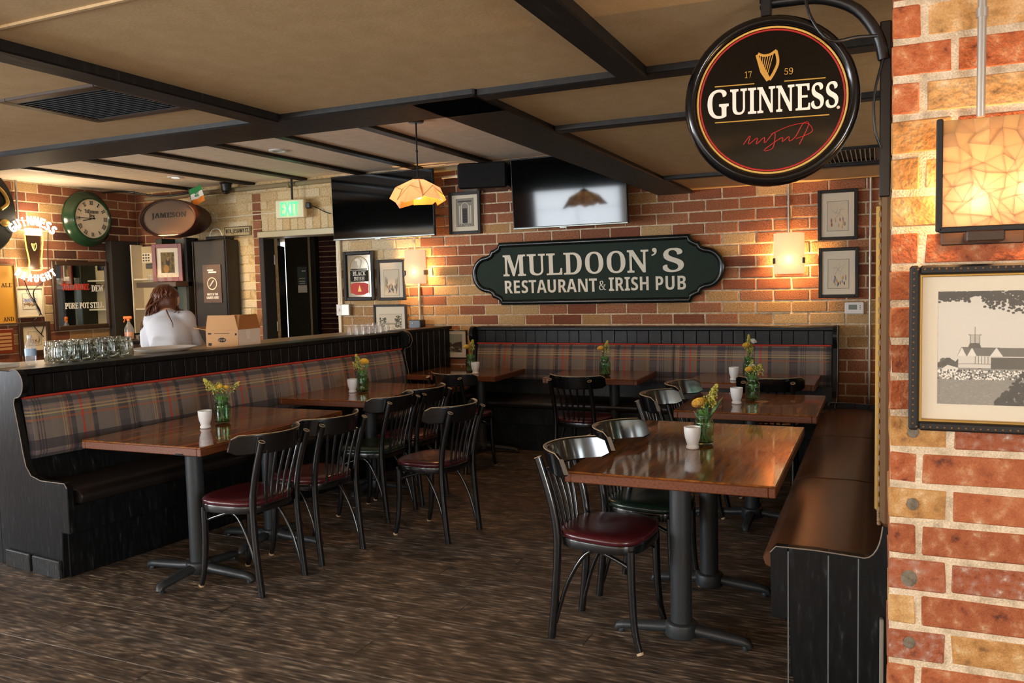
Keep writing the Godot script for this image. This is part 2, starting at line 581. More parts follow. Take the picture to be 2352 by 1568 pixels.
# Courses of brick on a wall plane. xf: x along the wall, y up, z out of the wall. Lays only where pick(x, y) names a kind.
func lay_bricks(wall: Node3D, xf: Transform3D, x0: float, x1: float, y0: float, y1: float, joint0: float, pick: Callable, most: int, stuff_where = null) -> void:
	var laid := 0
	var spare := []
	var first := int(floor((y0 - joint0) / CO))
	var k := first
	while joint0 + k * CO < y1 - 0.02:
		var ya := maxf(joint0 + k * CO, y0)
		var yb := minf(joint0 + (k + 1) * CO, y1)
		var x := x0 - (BL * 0.5 if posmod(k, 2) else 0.0) - rng.randf_range(0.0, 0.012)
		while x < x1:
			var xa := maxf(x, x0)
			var xb := minf(x + BL, x1)
			x += BL
			if xb - xa < 0.04 or yb - ya < 0.03: continue
			var cx := (xa + xb) * 0.5
			var cy := (ya + yb) * 0.5
			var kind: String = pick.call(cx, cy, xa, xb)
			if kind == "": continue
			var sx := (xb - xa - 0.013) / (BL - 0.013)
			var sy := (yb - ya - 0.013) / (CO - 0.013)
			var t := xf * Transform3D(Basis.from_scale(Vector3(sx, sy, 1)), Vector3(cx, cy, -0.0195 + rng.randf_range(-0.002, 0.002)))
			var me: Mesh = brick_meshes[rng.randi() % 6]
			var m: Material = brick_kinds[kind][rng.randi() % brick_kinds[kind].size()]
			if laid >= most or (stuff_where != null and stuff_where.call(cx, cy)):
				spare.append([t, m])
				continue
			laid += 1
			var o := MeshInstance3D.new()
			o.name = "brick"
			o.mesh = me
			o.material_override = m
			o.transform = t
			wall.add_child(o, true)
		k += 1
	if spare.size():
		var by := {}
		for s in spare:
			if not by.has(s[1]): by[s[1]] = []
			by[s[1]].append(s[0])
		var mb := MB.new()
		for m in by:
			for t in by[m]:
				var b: Basis = t.basis
				mb.box(t.origin, Vector3(BL - 0.013, CO - 0.013, 0.05) * b.get_scale(), 0.0, b.orthonormalized())
		var o := part("brick_courses", mb, by.keys()[0], wall)
		o.set_meta("kind", "stuff")

func wall_slab(called: String, m: Material, boxes: Array) -> Node3D:
	var b := MB.new()
	for q in boxes: b.box((q[0] + q[1]) * 0.5, q[1] - q[0])
	return struct(called, b, m)

# ------------------------------------------------------------------ room
const ZW := -7.75          # back wall face
const XL := -8.7           # far left wall face
const HF := 2.42           # low ceiling
const HT := 2.86           # tray ceiling over the bar and aisle

func build_room() -> void:
	var fl := MB.new()
	fl.box(Vector3(-2.4, -0.06, -2.0), Vector3(13.2, 0.1, 14.6))
	var floor_n := struct("floor", fl, mat("floor_gap", "0c0a08", 0.9))
	var pm := []
	var i := 0
	for c in ["ffffff", "f4eee8", "e8e0d8", "fbf6f0", "ded6ce"]:
		pm.append(tri_map(mat("floor_board_%d" % i, c, 0.55), tex.floor, 0.62 + 0.06 * i, true, tex.floor_h, 0.1))
		pm[i].uv1_offset = Vector3(0.37 * i, 0.0, 0.21 * i)
		i += 1
	var w := 0.142
	var far := MB.new()
	var row := 0
	var z := -7.7
	while z < 3.0:
		var x := -8.6 + rng.randf_range(-1.6, 0.0)
		while x < 3.9:
			var l := rng.randf_range(1.5, 2.9)
			var xa := maxf(x, -8.65)
			var xb := minf(x + l, 3.9)
			x += l
			if xb - xa < 0.2: continue
			var zc := z + w / 2
			var seen := zc > -7.0 and zc < -1.9 and xb > -4.4 and xa < -0.3 and zc < -1.9 - 0.35 * maxf(0.0, -xa - 2.0) * 0.0
			var c := Vector3((xa + xb) / 2, -0.01 + rng.randf_range(-0.0012, 0.0012), zc)
			var s := Vector3(xb - xa - 0.002, 0.02, w - 0.002)
			if seen:
				var b := MB.new()
				b.box(Vector3.ZERO, s, 0.001)
				part("floor_plank", b, pm[rng.randi() % 5], floor_n, c)
			else: far.box(c, s)
		z += w
		row += 1
	var fo := part("floor_planks", far, pm[1], floor_n)
	fo.set_meta("kind", "stuff")

	# back wall: mortar body with the door opening, bricks on it
	var T := 0.25
	var wb := wall_slab("wall_back", mats.mortar, [[Vector3(-5.6, -0.1, ZW - T), Vector3(0.3, 3.0, ZW)]])
	var tv := func(x, y): return (x > -5.4 and x < -4.3 and y > 2.2) or (x > -3.2 and x < -2.2 and y > 2.2) or (x > -3.4 and x < -1.75 and y > 1.45 and y < 1.9) or y < 1.0 or y > 2.72 or (x > -1.58 and y > 2.44)
	var tone := FastNoiseLite.new()
	tone.seed = 5
	tone.frequency = 0.9
	lay_bricks(wb, Transform3D(Basis(), Vector3(0, 0, ZW)), -5.58, 0.05, 0.0, 2.86, 0.012, func(x, y, xa, xb):
		if y < 0.0: return ""
		var q := tone.get_noise_2d(x * 1.2, y * 2.2) + rng.randf_range(-0.28, 0.28)
		if x < -4.45 and y > 1.62: return "cream" if q > -0.42 else "buff"
		if x < -3.4 and y < 1.75: return "buff" if q > -0.12 else "red"
		if y < 1.42 and y > 1.2: return "buff" if (q > 0.12 or x > -1.3) else "red"
		if y <= 1.2: return "buff" if q > 0.1 or x > -1.5 else "red"
		if x > -0.2: return "dark" if q > 0.0 else "red"
		return "buff" if q > 0.4 else ("dark" if q < -0.42 else "red"), 300, tv)
	var wr := wall_slab("wall_bar", mats.cream_mortar, [[Vector3(XL - T, -0.1, ZW - T), Vector3(-6.66, 3.0, ZW)], [Vector3(-6.66, 2.27, ZW - T), Vector3(-5.6, 3.0, ZW)]])
	lay_bricks(wr, Transform3D(Basis(), Vector3(0, 0, ZW)), XL, -5.6, 0.9, 2.86, 0.012, func(x, y, xa, xb):
		if xb > -6.66 and y < 2.44: return ""
		if xb > -6.72: return "red" if xb < -6.5 and xb - xa < 0.2 else "cream"
		if x < -7.9 and y > 1.9: return "red"
		return "cream", 200)
	for k in 10:   # soldier course over the door
		var o := part("brick", brick_meshes[k % 6], brick_kinds.cream[k % 4], wr, Vector3(-6.62 + k * 0.108, 2.365, ZW - 0.0185), Vector3(0, 0, 90), Vector3(0.6, 1, 1))
	for k in 17:   # raw red quoin beside the door
		var o := part("brick", brick_meshes[k % 6], brick_kinds.red[k % 5], wr, Vector3(-6.73, 1.0 + k * CO, ZW - 0.014), Vector3.ZERO, Vector3(0.42, 1, 1))
	# far left wall behind the bar, with windows toward the street in front of z = -2.2
	var boxes := [[Vector3(XL - T, -0.1, ZW - T), Vector3(XL, 3.0, -2.4)], [Vector3(XL - T, -0.1, -2.4), Vector3(XL, 0.85, 4.2)], [Vector3(XL - T, 2.2, -2.4), Vector3(XL, 3.0, 4.2)], [Vector3(XL - T, 0.85, 2.9), Vector3(XL, 2.2, 4.2)]]
	for k in 2: boxes.append([Vector3(XL - T, 0.85, -0.9 + k * 1.9), Vector3(XL, 2.2, -0.5 + k * 1.9)])
	var wl := wall_slab("wall_left", mats.mortar, boxes)
	lay_bricks(wl, Transform3D(Basis(Vector3.UP, PI / 2), Vector3(XL, 0, 0)), 5.5, -ZW, 0.85, 2.86, 0.012, func(x, y, xa, xb):
		var q := tone.get_noise_2d(x * 1.5, y * 2.0 + 9.0) + rng.randf_range(-0.25, 0.25)
		if x > 6.6 and y > 1.9: return "red" if q > -0.2 else "dark"
		return "buff" if q > 0.05 else "red", 190)
	# right wall (seen edge-on), pier in front of it, walls behind the camera
	wall_slab("wall_right", mats.mortar, [[Vector3(0.07, -0.1, ZW), Vector3(0.32, 3.0, -2.62)]])
	var pier := wall_slab("wall_pier", mats.mortar, [[Vector3(0.036, -0.1, -2.84), Vector3(4.2, 3.0, -2.603)]])
	var k := 0
	while 0.028 + k * CO < HF - 0.05:   # a cut or full corner brick, then stretchers
		var cy := 0.028 + (k + 0.5) * CO
		var xa := 0.033
		var l := 0.165 if k % 2 == 0 else 0.087
		var first := true
		while xa < 1.6:
			var b := MB.new()
			var deep := 0.235 if first else 0.05
			b.box(Vector3.ZERO, Vector3(l - 0.015, CO - 0.0165 + rng.randf_range(-0.002, 0.002), deep), 0.0045, Basis(), 0.0024, rng)
			var kind := "red"
			if cy > 1.72: kind = "buff" if rng.randf() < 0.62 else "red"
			elif rng.randf() < 0.2: kind = "buff"
			part("brick", b, pier_kinds[kind][rng.randi() % pier_kinds[kind].size()], pier, Vector3(xa + l / 2 - 0.0075, cy + rng.randf_range(-0.001, 0.001), -2.605 + 0.005 - deep / 2 + rng.randf_range(-0.0015, 0.0015)))
			xa += l
			l = BL
			first = false
		k += 1
	for q in [[0.096, 0.92, 0.016], [0.088, 0.699, 0.022], [0.09, 0.507, 0.016], [0.095, 1.13, 0.015]]:   # mortar-filled holes
		var b := MB.new()
		b.lathe([Vector2(0.001, 0.003), Vector2(q[2] * 0.8, 0.003), Vector2(q[2], 0.0)], 11, Transform3D(Basis(Vector3.RIGHT, PI / 2).scaled(Vector3(1.0, 1.15, 1.0)), Vector3(q[0], q[1], -2.598)))
		part("mortar_plug", b, tri_map(mat("grey_plug", "8c8880", 0.95), tex.mortar, 4.0), pier)
	wall_slab("wall_front", mats.mortar, [[Vector3(-9.0, -0.1, 4.0), Vector3(4.2, 0.7, 4.25)], [Vector3(-9.0, 2.3, 4.0), Vector3(4.2, 3.0, 4.25)], [Vector3(-9.0, 0.7, 4.0), Vector3(-8.3, 2.3, 4.25)], [Vector3(-5.9, 0.7, 4.0), Vector3(-5.5, 2.3, 4.25)], [Vector3(-3.1, 0.7, 4.0), Vector3(-2.6, 2.3, 4.25)], [Vector3(-0.2, 0.7, 4.0), Vector3(4.2, 2.3, 4.25)]])
	wall_slab("wall_side", mats.mortar, [[Vector3(4.0, -0.1, -2.84), Vector3(4.25, 0.8, 4.25)], [Vector3(4.0, 2.25, -2.84), Vector3(4.25, 3.0, 4.25)], [Vector3(4.0, 0.8, -2.84), Vector3(4.25, 2.25, 0.6)], [Vector3(4.0, 0.8, 3.0), Vector3(4.25, 2.25, 4.25)]])
	# brick column added unseen at the left to keep light off the booth's end
	var cb := MB.new()
	cb.box(Vector3(-5.85, 1.2, -2.15), Vector3(0.5, 2.44, 0.9), 0.01)
	struct("added_shade_column", cb, tri_map(mat("shade_column_brick", "a86a48", 0.9), tex.brick, 2.0))
	# ceilings
	wall_slab("ceiling", mats.front_ceiling, [[Vector3(-8.95, HF, -3.22), Vector3(4.25, HF + 0.12, 4.25)], [Vector3(-1.74, HF, ZW), Vector3(0.32, HF + 0.12, -3.22)]])
	wall_slab("ceiling_tray", mats.tray_ceiling, [[Vector3(-8.95, HT, ZW - 0.25), Vector3(-1.6, HT + 0.12, -3.3)]])
	beams()
	windows()
	porch()

func beams() -> void:
	var bm: Material = mats.beam_stain
	var b := MB.new()
	b.box(Vector3(-1.745, 2.63, (ZW - 3.22) / 2), Vector3(0.33, 0.48, -3.22 - ZW), 0.008)
	struct("trim_1", b, bm)
	b = MB.new()
	b.box(Vector3(-5.13, 2.63, -3.375), Vector3(7.1, 0.48, 0.35), 0.008)
	struct("trim_2", b, bm)
	b = MB.new()
	b.box(Vector3(-2.68, 2.405, -1.4), Vector3(0.13, 0.05, 3.6), 0.006)
	struct("trim_3", b, bm)
	b = MB.new()
	b.box(Vector3(-0.89, 2.405, -1.4), Vector3(0.115, 0.05, 3.7), 0.006)
	struct("trim_4", b, bm)
	var n := 5
	for z in [-3.27, -4.2, -6.62]:
		b = MB.new()
		b.box(Vector3(-0.76, 2.41, z), Vector3(1.64, 0.04, 0.1 if z > -4.0 else 0.08), 0.005)
		struct("trim_%d" % n, b, bm)
		n += 1
	for x in [-3.68, -4.5, -5.23, -6.03, -6.79, -7.72]:
		b = MB.new()
		b.box(Vector3(x, HT - 0.012, (ZW - 3.55) / 2), Vector3(0.1, 0.03, -3.55 - ZW), 0.004)
		struct("trim_%d" % n, b, bm)
		n += 1
	# plaster joints on the low ceiling: narrow cover strips
	for q in [[Vector3(-1.9, HF - 0.003, -1.75), Vector3(1.5, 0.01, 0.012)], [Vector3(-1.76, HF - 0.003, -1.1), Vector3(0.012, 0.01, 1.4)], [Vector3(-0.5, HF - 0.003, -5.4), Vector3(0.014, 0.01, 2.3)], [Vector3(-0.75, HF - 0.003, -5.5), Vector3(0.5, 0.008, 0.008)]]:
		b = MB.new()
		b.box(q[0], q[1])
		struct("trim_%d" % n, b, mats.front_ceiling)
		n += 1

func windows() -> void:
	# street windows on the left and behind the camera: frame, muntins, bright panes, and the soft daylight they let in
	var pane := glow("window_daylight", "dfe9f2", 2.2)
	var k := 1
	for q in [[Vector3(XL - 0.1, 0.85, -2.4), Vector3(0, 1.35, 1.5), 90.0], [Vector3(XL - 0.1, 0.85, -0.5), Vector3(0, 1.35, 1.5), 90.0], [Vector3(XL - 0.1, 0.85, 1.4), Vector3(0, 1.35, 1.5), 90.0], [Vector3(-8.3, 0.7, 4.1), Vector3(2.4, 1.6, 0), 180.0], [Vector3(-5.5, 0.7, 4.1), Vector3(2.4, 1.6, 0), 180.0], [Vector3(-2.6, 0.7, 4.1), Vector3(2.4, 1.6, 0), 180.0], [Vector3(4.1, 0.8, 0.6), Vector3(0, 1.45, 2.4), -90.0]]:
		var w: float = maxf(q[1].x, q[1].z)
		var h: float = q[1].y
		var c: Vector3 = q[0] + q[1] * 0.5
		var win := Node3D.new()
		win.name = "window_%d" % k
		win.set_meta("kind", "structure")
		add_child(win, true)
		win.position = c
		win.rotation_degrees.y = q[2]
		var f := MB.new()
		for s in [-1, 1]:
			f.box(Vector3(s * (w / 2 - 0.035), 0, 0), Vector3(0.07, h, 0.1))
			f.box(Vector3(0, s * (h / 2 - 0.035), 0), Vector3(w, 0.07, 0.1))
		f.box(Vector3(0, 0, 0), Vector3(0.05, h, 0.06))
		f.box(Vector3(0, h * 0.18, 0), Vector3(w, 0.04, 0.06))
		part("window_frame", f, mats.frame_black, win)
		for sx in [-1, 1]:
			for sy in [[-h / 2, h * 0.18], [h * 0.18, h / 2]]:
				var p := MB.new()
				p.box(Vector3(sx * w / 4, (sy[0] + sy[1]) / 2, -0.02), Vector3(w / 2 - 0.04, sy[1] - sy[0] - 0.02, 0.01))
				part("pane", p, pane, win)
		var l := AreaLight3D.new()
		l.name = "window_light"
		l.area_size = Vector2(w - 0.1, h - 0.1)
		l.area_normalize_energy = true
		l.light_color = Color("e4ecf4")
		l.light_energy = WIN_SIDE if q[2] == 90.0 else ((WIN_CORNER if k == 4 else WIN_FRONT) if q[2] == 180.0 else WIN_RIGHT)
		l.shadow_enabled = true
		l.area_range = 20.0
		add_child(l)
		l.position = c + (Vector3(0.16, 0, 0) if q[2] == 90.0 else (Vector3(0, 0, -0.16) if q[2] == 180.0 else Vector3(-0.16, 0, 0)))
		l.rotation_degrees.y = q[2] - 180.0
		k += 1

func porch() -> void:
	# small entrance lobby behind the open doorway
	var zb := -9.25
	wall_slab("wall_porch", mats.mortar, [[Vector3(-8.6, -0.1, zb - 0.2), Vector3(-5.2, 3.0, zb)], [Vector3(-8.8, -0.1, zb), Vector3(-8.6, 3.0, ZW - 0.25)], [Vector3(-5.3, -0.1, zb), Vector3(-5.1, 3.0, ZW - 0.25)], [Vector3(-8.8, 2.5, zb), Vector3(-5.1, 2.62, ZW - 0.25)], [Vector3(-8.8, -0.11, zb), Vector3(-5.1, -0.01, ZW - 0.25)]])
	var wp := thing_struct("wall_porch_face")
	var k := 0
	var y := 0.8
	while y < 2.4:
		var x := -6.98 + (0.1 if k % 2 else 0.0)
		var xa := -6.98
		while xa < -6.2:
			var xb := minf(x + 0.2, -6.2) if x + 0.2 > xa + 0.03 else xa + 0.2
			part("brick", brick_meshes[k % 6], brick_kinds.plum[(k + int(x * 10)) % 4], wp, Vector3((xa + xb) / 2, y, zb + 0.005), Vector3.ZERO, Vector3((xb - xa - 0.01) / (BL - 0.013), 0.62, 1))
			xa = xb
			x = xb
		y += 0.07
		k += 1
	# doorway trim
	var b := MB.new()
	b.box(Vector3(-6.66, 1.13, ZW - 0.06), Vector3(0.07, 2.3, 0.2), 0.006)
	var d := struct("door_1", b, mats.frame_black)
	b = MB.new()
	b.box(Vector3(-6.1, 2.235, ZW - 0.02), Vector3(1.1, 0.07, 0.26), 0.005)
	part("door_header", b, mat("header_steel", "b4a888", 0.4, 0.3), d)
	b = MB.new()
	b.box(Vector3(-5.585, 1.1, ZW - 0.08), Vector3(0.04, 2.2, 0.22), 0.005)
	part("door_jamb", b, mats.cream_paint, d)
	# inner leaf standing open against the left of the lobby
	b = MB.new()
	b.box(Vector3(0.45, 1.08, 0), Vector3(0.9, 2.14, 0.045), 0.004)
	var leaf := part("door_leaf", b, mats.black_paint, d, Vector3(-6.72, 0, ZW - 0.14), Vector3(0, 118, 0))
	for hy in [0.3, 1.1, 1.9]:
		b = MB.new()
		b.box(Vector3.ZERO, Vector3(0.05, 0.12, 0.03), 0.003)
		part("hinge", b, mats.galvanised, d, Vector3(-6.64, hy + 0.05, ZW - 0.15))
	# street door at the back of the lobby with a bright gap beside it
	b = MB.new()
	b.box(Vector3(-7.3, 1.15, zb + 0.04), Vector3(0.44, 2.3, 0.045), 0.004)
	var sd := struct("door_2", b, mats.plastic_black)
	b = MB.new()
	b.box(Vector3(-7.1, 1.15, zb + 0.07), Vector3(0.035, 2.3, 0.02), 0.003)
	part("door_edge_strip", b, mats.galvanised, sd)
	for x in [-7.77, -7.03]:
		b = MB.new()
		b.box(Vector3(x, 1.2, zb + 0.05), Vector3(0.24 if x < -7.5 else 0.08, 2.4, 0.1), 0.006)
		part("door_frame", b, mats.frame_black, sd)
	b = MB.new()
	b.box(Vector3(-7.57, 1.15, zb + 0.02), Vector3(0.11, 2.2, 0.01))
	part("window_gap_glass", b, glow("door_daylight", "eef4fa", 2.5), sd)
	var l := AreaLight3D.new()
	l.name = "door_light"
	l.area_size = Vector2(0.1, 2.0)
	l.light_energy = 0.35
	l.light_color = Color("e4ecf4")
	l.shadow_enabled = true
	add_child(l)
	l.position = Vector3(-7.57, 1.15, zb + 0.05)
	l.rotation_degrees.y = 180
	# notice on the street door
	var po := thing("door_notice", "small dark notice with white lines taped to the black lobby door", "notice", Vector3(-7.24, 1.72, zb + 0.066))
	b = MB.new()
	b.box(Vector3.ZERO, Vector3(0.16, 0.36, 0.004))
	part("sheet", b, mat("notice_grey", "4c5a60", 0.6), po)
	b = MB.new()
	for q in [0.02, -0.02, -0.05]: b.box(Vector3(0, q, 0.003), Vector3(0.1, 0.01, 0.002))
	b.box(Vector3(0.03, 0.12, 0.003), Vector3(0.07, 0.014, 0.002))
	b.box(Vector3(0, -0.125, 0.003), Vector3(0.15, 0.1, 0.002))
	part("notice_print", b, mats.paper_white, po)

func thing_struct(called: String) -> Node3D:
	var o := Node3D.new()
	o.name = called
	o.set_meta("kind", "structure")
	add_child(o, true)
	return o

# ------------------------------------------------------------------ booth benches
# Local frame of a bench: x toward the room (0 = front of the plinth), z from 0 back to -length.
func bench_end(high: bool) -> PackedVector2Array:
	var p := PackedVector2Array([Vector2(-0.02, 0), Vector2(-0.005, 0.26), Vector2(0.062, 0.262), Vector2(0.066, 0.52), Vector2(0.045, 0.545)])
	if high:
		p.append_array(PackedVector2Array([Vector2(-0.18, 0.54), Vector2(-0.27, 0.56), Vector2(-0.315, 0.61), Vector2(-0.335, 0.68), Vector2(-0.36, 0.8), Vector2(-0.40, 0.97), Vector2(-0.385, 1.0)]))
		p.append_array(arc(-0.38, 1.083, 0.083, 0.083, -70, 120, 12))
		p.append_array(PackedVector2Array([Vector2(-0.62, 1.16), Vector2(-0.62, 0)]))
	else:
		p.append_array(PackedVector2Array([Vector2(-0.1, 0.545), Vector2(-0.27, 0.535)]))
		p.append_array(arc(-0.29, 0.6, 0.06, 0.065, -80, -10, 6).duplicate())
		p[p.size() - 1] = Vector2(-0.332, 0.66)
		for i in range(p.size() - 7, p.size() - 1):
			var t := float(i - p.size() + 7) / 6.0
			p[i] = Vector2(lerpf(-0.27, -0.33, sin(t * PI / 2)), lerpf(0.535, 0.66, 1.0 - cos(t * PI / 2)))
		p.append_array(PackedVector2Array([Vector2(-0.375, 0.66), Vector2(-0.375, 0)]))
	return p

func bench(called: String, label: String, at: Vector3, turn: float, L: float, high: bool, seat_mat: Material, n_seat: int, n_back: int, board_w: float, near_boards: bool) -> Node3D:
	var t := thing(called, label, "bench", at, turn)
	var bp: Material = mats.black_paint
	var b := MB.new()
	b.box(Vector3(-0.18, 0.13, -L / 2), Vector3(0.36, 0.26, L - 0.06), 0.004)
	part("plinth", b, bp, t)
	b = MB.new()
	b.box(Vector3(0.038, 0.335, -L / 2), Vector3(0.03, 0.16, L - 0.04), 0.004)
	part("seat_board", b, bp, t)
	b = MB.new()
	b.box(Vector3(-0.15, 0.355, -L / 2), Vector3(0.34, 0.18, L - 0.07))
	part("seat_base", b, bp, t)
	# seat pads with a rolled front
	var prof := PackedVector2Array([Vector2(-0.34, 0.44), Vector2(-0.34, 0.495), Vector2(-0.2, 0.507), Vector2(0.0, 0.507), Vector2(0.06, 0.502), Vector2(0.095, 0.485), Vector2(0.108, 0.462), Vector2(0.1, 0.43), Vector2(0.08, 0.418), Vector2(0.04, 0.42)])
	var sl := (L - 0.12) / n_seat
	for k in n_seat:
		b = MB.new()
		var rows := []
		for e in [[0.0, 0.985], [0.008, 1.0], [0.5, 1.006], [0.992, 1.0], [1.0, 0.985]]:
			var row := PackedVector3Array()
			for p in prof: row.append(Vector3(-0.1 + (p.x + 0.1) * e[1], 0.46 + (p.y - 0.46) * (1.0 if e[1] > 0.99 else 0.8), -0.06 - sl * (k + e[0]) + (0.0 if e[0] > 0.5 else 0.0)))
			rows.append(row)
		b.sheet(rows, true)
		for e in [0, 4]: b._cap(rows[e], Vector3(-0.1, 0.465, rows[e][0].z), Vector3(0, 0, 1 if e == 0 else -1))
		part("seat_cushion", b, seat_mat, t)
	# ends
	for e in 2:
		var z0 := 0.0 if e == 0 else -L
		if e == 0 and near_boards or e == 1 and near_boards and not high:
			# boarded end: upright boards with open joints
			var outline := bench_end(high)
			var cuts := [0.1, 0.0, -0.145, -0.25, -0.7]
			for k in 4:
				var clip := PackedVector2Array([Vector2(cuts[k] - 0.0015, -1), Vector2(cuts[k] - 0.0015, 2), Vector2(cuts[k + 1] + 0.0015, 2), Vector2(cuts[k + 1] + 0.0015, -1)])
				for piece in Geometry2D.intersect_polygons(outline, clip):
					b = MB.new()
					b.prism(piece, z0 - 0.045, z0, Transform3D(), 0.002)
					part("end_board", b, bp, t)
		else:
			b = MB.new()
			b.prism(bench_end(high), z0 - 0.04 if e == 0 else z0, z0 if e == 0 else z0 + 0.04, Transform3D(), 0.004)
			part("end_panel", b, bp, t)
		# rubbed edge along the front of the end
		var edge := []
		var prof2 := bench_end(high)
		for i in range(3, prof2.size() - 2): edge.append(Vector3(prof2[i].x, prof2[i].y, z0 if e == 0 else -L - (0.0 if high else 0.045)))
		b = MB.new()
		b.tube(edge, 0.0028, 5, false)
		part("worn_edge", b, mat("rubbed_edge", "8a8074", 0.6), t)
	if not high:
		for cx in [-0.0, -0.145, -0.25]:  # pale strips: light caught on the worn board chamfers, put in as grey
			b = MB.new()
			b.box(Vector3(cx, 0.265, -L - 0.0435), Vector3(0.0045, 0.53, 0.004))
			if cx > -0.37: part("joint_highlight", b, mat("joint_highlight_grey", "6c7478", 0.6), t)
		b = MB.new()
		b.box(Vector3(-0.352, 0.5, -L / 2), Vector3(0.022, 0.3, L - 0.1))
		part("back_board", b, bp, t)
		return t
	# high back: sloped frame, tartan pads, planked band and cap rail
	b = MB.new()
	b.prism(PackedVector2Array([Vector2(-0.36, 0.45), Vector2(-0.435, 0.99), Vector2(-0.44, 1.12), Vector2(-0.6, 1.12), Vector2(-0.6, 0.05), Vector2(-0.36, 0.05)]), -L + 0.04, -0.04)
	part("back_frame", b, bp, t)
	var bl := (L - 0.1) / n_back
	for k in n_back:
		b = MB.new()
		var rows := []
		var uvs := []
		var zs := [0.0, 0.012, 0.04, 0.25, 0.5, 0.75, 0.96, 0.988, 1.0]
		for j in 12:
			var v := float(j) / 11.0
			var row := PackedVector3Array()
			var uv := []
			for e in zs:
				var puff := 0.035 * sqrt(clampf(minf(e, 1.0 - e) * 25.0, 0.0, 1.0)) * sqrt(clampf(minf(v, 1.0 - v) * 9.0, 0.02, 1.0)) + 0.006 * sin(PI * v)
				var y := lerpf(0.995, 0.64, v)
				row.append(Vector3(lerpf(-0.408, -0.352, v) + puff, y, -0.05 - bl * (k + e)))
				uv.append(Vector2((0.05 + bl * (k + e)) / 0.62, v * 0.98 + 0.01))
			row.reverse(); uv.reverse()
			rows.append(row); uvs.append(uv)
		b.sheet(rows, false, false, uvs)
		var cu := part("back_cushion", b, mats.tartan, t)
		b = MB.new()
		b.tube([Vector3(-0.388, 0.994, -0.052 - bl * k), Vector3(-0.388, 0.994, -0.048 - bl * (k + 1))], 0.008, 6)
		part("piping", b, mats.red_piping, cu)
	var z := -0.04
	while z > -L + 0.05:
		var wdt := board_w * rng.randf_range(0.85, 1.15)
		wdt = minf(wdt, L - 0.04 + z)
		b = MB.new()
		b.box(Vector3(-0.424 + rng.randf_range(-0.002, 0.002), 1.06, z - wdt / 2), Vector3(0.02, 0.12, wdt - 0.004), 0.0025, Basis(), 0.0012, rng)
		part("rail_plank", b, bp, t)
		z -= wdt
	b = MB.new()
	b.box(Vector3(-0.51, 1.139, -L / 2), Vector3(0.21, 0.036, L - 0.02), 0.006)
	part("cap_rail", b, bp, t)
	return t

